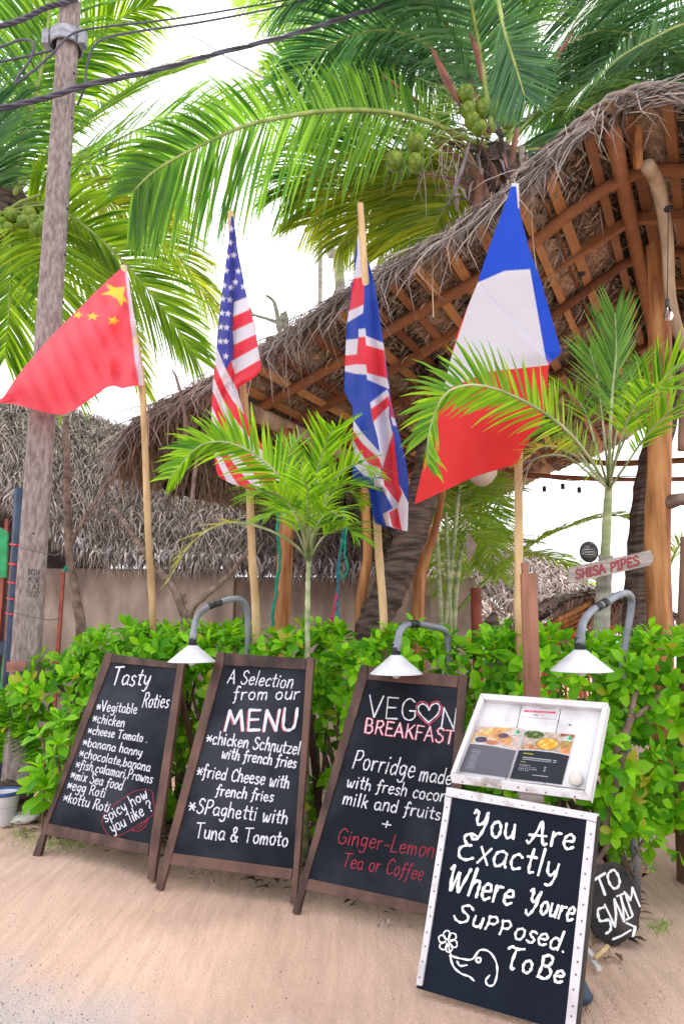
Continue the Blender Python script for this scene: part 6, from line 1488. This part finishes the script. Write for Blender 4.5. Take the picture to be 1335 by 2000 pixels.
AF([c, (1150, 895, 3.8), (1100, 835, 3.25), (1020, 782, 3.05), (935, 752, 2.95), (870, 768, 2.9), (838, 840, 2.9), (835, 910, 2.9)], 100, .215, .024, hang=.35, start=.08, roll=.95, up=.25, ang1=35, r0=.011)
AF([c, (1190, 860, 3.95), (1195, 760, 3.9), (1202, 680, 3.85), (1200, 612, 3.8)], 54, .36, .018, hang=.0, start=.38, ang0=52, ang1=18, m='palm', r0=.013)
AF([c, (1180, 860, 4.0), (1165, 740, 4.1), (1150, 680, 4.2)], 44, .32, .018, m='palm', hang=.15, start=.45)
AF([c, (1200, 860, 4.0), (1225, 760, 4.1), (1250, 700, 4.2)], 44, .32, .018, m='palm', hang=.15, start=.45)
AF([c, (1205, 890, 3.9), (1250, 800, 3.6), (1310, 720, 3.4), (1380, 690, 3.2)], 50, .30, .020, hang=.15, start=.35)
AF([c, (1220, 910, 3.85), (1270, 840, 3.6), (1330, 790, 3.4), (1400, 790, 3.3)], 46, .28, .020, hang=.5, start=.35)
AF([c, (1200, 900, 3.7), (1225, 820, 3.4), (1260, 760, 3.1), (1310, 760, 2.9)], 46, .26, .018, hang=.5, start=.4)
AF([c, (1150, 910, 4.1), (1110, 860, 4.3), (1060, 830, 4.4), (1010, 850, 4.5)], 44, .26, .018, hang=.5, start=.35)
AF([c, (1165, 880, 4.0), (1140, 800, 4.1), (1100, 760, 4.2), (1060, 770, 4.3)], 44, .28, .018, hang=.3, start=.4)
AF([c, (1150, 915, 3.8), (1110, 882, 3.65), (1060, 872, 3.5), (1015, 905, 3.4)], 30, .17, .018, 'areca_dry', hang=-.15, start=.45, rag=.4)
AF([c, (1150, 925, 3.8), (1100, 890, 3.7), (1040, 900, 3.6), (1020, 960, 3.6)], 40, .2, .008, 'dead_leaf', hang=1.0, start=.35, rag=.5)
# ---------------------------------------------------------------- dead trees at left
def branchy(name, label, segs, m='twig', cat='tree'):
    base = at(*segs[0][0][0]); base.z = 0
    t = thing(name, label, cat, base)
    for i, (pts, r) in enumerate(segs):
        p3 = [at(*p) for p in pts]
        if i == 0: p3 = [base] + p3
        mb = MB(); mb.tube(catmull(p3, 8 * len(p3)), r, 8, wob=.12); mb.build('trunk' if i == 0 else 'branch', m, t, smooth=True)
branchy('dead_tree', 'thin bare dead trunk beside the concrete pole, forking by the thatch', [
    ([(158, 1260, 5.6), (148, 1160, 5.6), (135, 1080, 5.6), (132, 1000, 5.6), (131, 890, 5.6), (128, 815, 5.7)], [.045, .04, .032, .03, .022]),
    ([(135, 1080, 5.6), (150, 1040, 5.6), (180, 990, 5.7), (205, 950, 5.8), (240, 905, 5.9), (262, 880, 6)], [.02, .012, .008]),
    ([(200, 955, 5.8), (225, 930, 5.8), (235, 900, 5.9)], [.01, .005]), ([(128, 870, 5.6), (110, 850, 5.6), (100, 840, 5.6)], [.012, .005]),
    ([(133, 1060, 5.6), (100, 1010, 5.5), (70, 985, 5.4)], [.008, .004]), ([(160, 1020, 5.7), (190, 1010, 5.7), (225, 1030, 5.8), (270, 1000, 5.9)], [.008, .004])])
branchy('dead_tree', 'bare forked dead branches rising between the first two flagpoles', [
    ([(362, 1245, 4.9), (355, 1190, 4.9), (335, 1140, 4.9), (310, 1115, 5), (270, 1060, 5.1), (235, 1010, 5.2), (215, 985, 5.3)], [.035, .032, .028, .022, .016, .008]),
    ([(365, 1240, 4.9), (375, 1190, 4.9), (400, 1165, 4.9), (440, 1130, 4.95), (475, 1090, 5), (505, 1050, 5.05)], [.028, .024, .018, .01]),
    ([(362, 1180, 4.9), (360, 1160, 4.9)], [.014, .01]), ([(372, 1000, 5.2), (380, 930, 5.3), (388, 880, 5.3)], [.012, .018, .012]), ([(310, 1115, 5), (290, 1080, 4.9), (286, 1060, 4.9)], [.012, .005]),
    ([(363, 870, 5.5), (360, 800, 5.5), (345, 740, 5.6), (336, 722, 5.6)], [.02, .016, .012, .006])])
branchy('dead_tree', 'crooked dead tree limb against the sky behind the thatch ridge', [
    ([(558, 668, 9), (545, 645, 9), (542, 622, 9), (535, 590, 9), (520, 577, 9)], [.042, .036, .03, .018]), ([(542, 630, 9), (520, 622, 9), (495, 614, 9), (488, 600, 9)], [.028, .02, .008]), ([(495, 614, 9), (485, 625, 9)], [.02, .008])], 'trunk_pale')
branchy('bare_tree', 'fine bare twigs against the white sky at the upper left centre', [
    ([(690, 330, 11), (620, 240, 11), (560, 180, 11), (510, 150, 11), (440, 110, 11), (385, 75, 11), (300, 45, 11)], [.05, .03, .02, .012, .006]),
    ([(510, 150, 11), (500, 110, 11), (470, 60, 11), (455, 20, 11)], [.01, .004]), ([(440, 110, 11), (400, 70, 11), (340, 20, 11)], [.009, .004]), ([(560, 180, 11), (540, 120, 11), (500, 40, 11), (480, -20, 11)], [.012, .005]),
    ([(450, 190, 11), (400, 165, 11), (350, 160, 11)], [.012, .004]), ([(560, 180, 11), (480, 190, 11), (420, 175, 11), (380, 150, 11)], [.012, .004])], 'trunk_pale')

# ---------------------------------------------------------------- hedge of broad-leaved shrubs
def leaf_mesh(kind, mat_):
    ws = {0: [.12, .45, .85, 1.1, .92, .12], 1: [.12, .38, .72, 1.1, 1.0, .15], 2: [.1, .5, .95, 1.05, .75, .08]}[kind]
    Lf, W2 = 1.0, .21; vs_ = []; fs = []
    for i, w in enumerate(ws):
        x = i / 5 * Lf; z = .10 * math.sin(x * 2.4) - (.22 if kind == 2 else .10) * x * x
        vs_ += [(x, -w * W2, z + .045 * w), (x, 0, z), (x, w * W2, z + .045 * w)]
    for i in range(5):
        a = i * 3; fs += [(a, a + 3, a + 4, a + 1), (a + 1, a + 4, a + 5, a + 2)]
    return vs_, fs
LV = [leaf_mesh(k, None) for k in range(3)]
LM = []
for k in range(3):
    for mn in ('hedge_leaf', 'hedge_leaf', 'hedge_leaf', 'hedge_yellow'):
        me = bpy.data.meshes.new('leaf'); me.from_pydata(LV[k][0], [], LV[k][1]); me.materials.append(M[mn]); me.polygons.foreach_set('use_smooth', [True] * 10); LM.append((k, mn, me))
def leaf_matrix(p, d, n, L):
    d = d.normalized(); s = n.cross(d)
    if s.length < .05: s = d.orthogonal()
    s.normalize(); n2 = d.cross(s)
    m = Matrix((d * L, s * L * ru(.8, 1.25), n2 * L)).transposed().to_4x4(); m.translation = p; return m
def rosette(p, axis, n, L, out):
    axis = axis.normalized(); u = axis.orthogonal().normalized(); v = axis.cross(u); a0 = ru(0, 6.3)
    for k in range(n):
        a = a0 + k * 2.4 + ru(-.2, .2); tilt = .35 + 1.0 * (1 - k / n) + ru(-.15, .15)
        d = axis * math.cos(tilt) + (u * math.cos(a) + v * math.sin(a)) * math.sin(tilt)
        l = L * (.55 + .45 * (1 - k / n)) * ru(.8, 1.15)
        if rnd() < .3: d = (d - V((0, 0, .35))).normalized()
        out.append((leaf_matrix(p + axis * k * .006, d, axis, l), random.randrange(3), rnd() < .07))
FAs = [-1.2, -.6, 0.0, .5, 1.0, 1.6, 2.5, 3.6, 4.8]; FB = [4.2, 4.15, 4.0, 3.85, 3.70, 3.62, 3.57, 3.52, 3.50]
def top_h(a): return interp(a, [-1.2, .2, 1.0, 2.0, 3.2, 3.9, 4.25, 4.7], [1.23, 1.20, 1.20, 1.17, 1.22, 1.22, 1.05, .75])
def shrub(label, a0, a1, cover=1.0):
    ac = (a0 + a1) / 2; bc = interp(ac, FAs, FB) + .3
    t = thing('hedge_shrub', label, 'shrub', AB(ac, bc), 'broad-leaved shrubs forming the hedge')
    leaves = []
    # branches
    tips = []
    for k in range(13):
        g = AB(ac + ru(-.25, .25), bc + ru(-.1, .15)); e = AB(ru(a0, a1), bc + ru(-.25, .25), ru(.7, 1.1)); md = g.lerp(e, .5) + V((ru(-.12, .12), ru(-.12, .12), .05))
        mb = MB(); mb.tube(catmull([g, md, e], 10), [ru(.02, .03), .014, .007], 7, wob=.15); mb.build('branch', 'twig', t, smooth=True)
    area = (a1 - a0)
    if ac < .4: cover = .55
    nf = int(area * 190 * cover); nt = int(area * 95 * cover); ni = int(area * 120 * cover)
    for k in range(nf + nt + ni):
        a = ru(a0 - .05, a1 + .05); h = top_h(a) + .05 * math.sin(a * 9) + .04 * math.sin(a * 23 + 1)
        bf = interp(a, FAs, FB)
        if k < nf:
            z = ru(.28 if a < .6 else .10, 1) * h; b = bf + .07 * math.sin(a * 7 + z * 6) + ru(-.06, .09) - (.08 if a < .9 or a > 3.6 else 0) * math.exp(-((z / h - .75) / .2) ** 2) + (.13 * (1 - z / .35) if z < .35 else 0)
            if z < .75 * h and rnd() < (.62 if .9 < a < 3.7 else .5): continue
            ax = -B + V((random.gauss(0, .45), 0, ru(-.1, .9)))
        elif k < nf + nt:
            b = bf + ru(-.02, .62); z = h + ru(-.06, .05); ax = V((random.gauss(0, .4), random.gauss(0, .4) - .25, 1))
        else:
            b = bf + ru(.1, .55); z = ru(.12, .95) * h; ax = V((random.gauss(0, 1), random.gauss(0, 1) - .4, random.gauss(0, .6) + .3))
        rosette(AB(a, b, z), ax, random.choice((5, 6, 7, 8)), ru(.07, .145), leaves)
    # upright sprigs
    for k in range(int(area * 9)):
        a = ru(a0, a1); b = interp(a, FAs, FB) + ru(.05, .4); z = top_h(a) + ru(.03, .09); rosette(AB(a, b, z), V((random.gauss(0, .2), random.gauss(0, .2), 1)), 7, ru(.09, .13), leaves)
    # the leaves that show largest are pieces of their own
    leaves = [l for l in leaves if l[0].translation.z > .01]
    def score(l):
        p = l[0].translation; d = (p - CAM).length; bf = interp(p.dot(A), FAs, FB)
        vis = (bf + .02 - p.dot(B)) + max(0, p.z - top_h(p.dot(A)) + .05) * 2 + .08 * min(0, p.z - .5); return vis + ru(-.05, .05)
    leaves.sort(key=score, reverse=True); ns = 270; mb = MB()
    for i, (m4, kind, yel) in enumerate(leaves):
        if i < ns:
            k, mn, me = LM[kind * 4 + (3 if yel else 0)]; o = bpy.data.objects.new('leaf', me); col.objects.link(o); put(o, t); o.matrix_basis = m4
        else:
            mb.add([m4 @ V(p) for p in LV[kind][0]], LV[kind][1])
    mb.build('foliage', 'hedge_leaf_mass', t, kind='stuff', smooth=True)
lab = ['hedge shrub at the right edge beyond the slender palm', 'leafy hedge shrub right of the display case, thick branches showing', 'hedge shrub behind the white display case',
       'hedge shrub above the VEGON BREAKFAST board', 'hedge shrub between the MENU board and the VEGON board', 'hedge shrub above the MENU board under the second flagpole', 'hedge shrub above the Tasty Roties board', 'lower hedge shrub at the left beside the concrete pole']
edges = [-1.2, -.35, .35, 1.05, 1.75, 2.45, 3.15, 3.85, 4.5]
for i, l_ in enumerate(lab): shrub(l_, edges[i], edges[i + 1])
# pale thick branches and low sprigs at the right end of the hedge
def right_branches():
    t = thing('hedge_shrub', 'gnarled bare-stemmed shrub trailing low sprigs above the log slice sign', 'shrub', ground(1230, 1640))
    for pts, r in (([(1195, 1480, 3.5), (1215, 1440, 3.5), (1232, 1400, 3.52), (1238, 1360, 3.55), (1262, 1330, 3.6)], [.016, .02, .016, .01]), ([(1180, 1620, 3.5), (1200, 1540, 3.5), (1215, 1470, 3.5)], [.018, .02, .018]),
                   ([(1160, 1690, 3.5), (1185, 1650, 3.55), (1200, 1600, 3.7)], [.012, .012, .016]), ([(1222, 1625, 3.7), (1245, 1665, 3.55), (1262, 1692, 3.5)], [.008, .006, .004]), ([(1270, 1620, 3.7), (1245, 1660, 3.6), (1232, 1705, 3.5), (1262, 1702, 3.45)], [.009, .007, .004]),
                   ([(1240, 1400, 3.5), (1285, 1360, 3.55), (1310, 1300, 3.7)], [.012, .008]), ([(1330, 1520, 3.7), (1300, 1570, 3.7), (1290, 1620, 3.75)], [.01, .006])):
        mb = MB(); mb.tube(catmull([at(*p) for p in pts], 12), r, 7, wob=.12); mb.build('branch', 'twig', t, smooth=True)
    lv = []
    for x, y, Y, n, L in ((1185, 1580, 3.5, 8, .12), (1225, 1560, 3.55, 8, .13), (1265, 1590, 3.6, 8, .12), (1200, 1625, 3.5, 7, .10), (1240, 1625, 3.5, 7, .10), (1275, 1640, 3.5, 5, .07), (1262, 1692, 3.45, 5, .04), (1180, 1540, 3.5, 7, .11), (1300, 1560, 3.6, 7, .11), (1310, 1500, 3.6, 8, .12), (1180, 1500, 3.45, 8, .12), (1215, 1500, 3.5, 8, .13), (1320, 1420, 3.6, 8, .14), (1290, 1470, 3.6, 8, .13), (1325, 1550, 3.6, 5, .1), (1250, 1520, 3.55, 8, .12), (1190, 1450, 3.4, 7, .1), (1340, 1350, 3.5, 8, .13)):
        rosette(at(x, y, Y), V((ru(-.4, .4), -.7, ru(-.1, .9))), n, L, lv)
    for m4, kind, yel in lv:
        o = bpy.data.objects.new('leaf', LM[kind * 4 + (3 if yel else 0)][2]); col.objects.link(o); put(o, t); o.matrix_basis = m4
right_branches()
def left_plants():
    t = thing('low_plant', 'big-leaved rosette plant on the sand left of the Tasty Roties board', 'plant', ground(150, 1600)); lv = []
    for x, y, n, L, ax in ((95, 1548, 9, .22, (-.2, -.5, 1)), (112, 1565, 7, .15, (.1, -.5, .6)), (85, 1510, 7, .18, (-.4, -.3, .8)), (110, 1480, 7, .13, (-.4, -.5, .6)), (120, 1460, 7, .13, (0, -.6, .8)), (80, 1440, 7, .12, (-.5, -.5, .6)), (120, 1410, 7, .13, (0, -.6, .8))):
        rosette(at(x, y, 4.45), V(ax), n, L, lv)
    for m4, kind, yel in lv:
        o = bpy.data.objects.new('leaf', LM[kind * 4][2]); col.objects.link(o); put(o, t); o.matrix_basis = m4
    for x, y in ((95, 1548), (112, 1565), (110, 1480), (120, 1460), (80, 1440)):
        mb = MB(); g = at(x + 5, 1600, 4.6); g.z = 0; mb.tube(catmull([g, at(x + 8, y + 30, 4.55), at(x, y, 4.46)], 6), .008, 6); mb.build('stalk', 'twig', t, smooth=True)
    t = thing('cycad_plant', 'dark green plant with stacked overlapping leaflets at the left edge', 'plant', at(28, 1560, 4.7) * V((1, 1, 0)))
    for x0, x1, yt in ((32, 22, 1350), (12, -12, 1345), (48, 58, 1395), (-20, -40, 1380)):
        g = at(x0, 1550, 5.2); g.z = 0.0; sp = catmull([g, at(x0, 1470, 5.15), at((x0 + x1) / 2, 1410, 5.1), at(x1, yt, 5.0)], 30)
        mb = MB(); mb.tube(sp, [.016, .010, .004], 7); mb.build('stem', 'green_stem', t, smooth=True); mb = MB()
        for i in range(8, 30):
            for sg in (-1, 1):
                d = V((sg * 1, -.35, .35)).normalized(); m4 = leaf_matrix(sp[i], d, V((0, -.6, .8)), .15 * (1 - .4 * i / 30)); mb.add([m4 @ V(p) for p in LV[0][0]], LV[0][1])
        mb.build('leaf_frond', 'hedge_leaf_mass', t, smooth=True)
    mb = MB(); mb.tube(catmull([at(-60, 1560, 5.15), at(15, 1550, 5.1), at(62, 1550, 5.2)], 14), [.10, .10, .05], 10, wob=.15)
    tag(mb.build('driftwood_log', 'trunk', smooth=True), 'dark weathered log lying under the plants at the left edge', 'log')
    c = ground(2, 1612); t = thing('white_planter', 'white ribbed pot with a dark blue rim at the left edge', 'pot', c)
    mb = MB(); pr = []
    for i in range(24): f = i / 23; pr.append((.075 + .035 * f + (.002 if i % 2 else -.002), .0 + .21 * f))
    mb.lathe(c, [(0, .0)] + pr + [(.10, .21), (.095, .12), (0, .12)], 26); mb.build('body', 'white_paint', t, smooth=True)
    mb = MB(); mb.lathe(c + V((0, 0, .212)), [(.108, -.012), (.116, -.01), (.116, .012), (.104, .012), (.1, -.005)], 26); mb.build('rim', 'blue_rim', t, smooth=True)
    c = ground(45, 1606); mb = MB(); mb.ball(c + V((0, 0, .03)), .11, V((0, 0, 1)), .32, 16, 8, .08); tag(mb.build('stone', 'stone', smooth=True), 'flat pale stone half buried beside the white pot', 'stone')
left_plants()
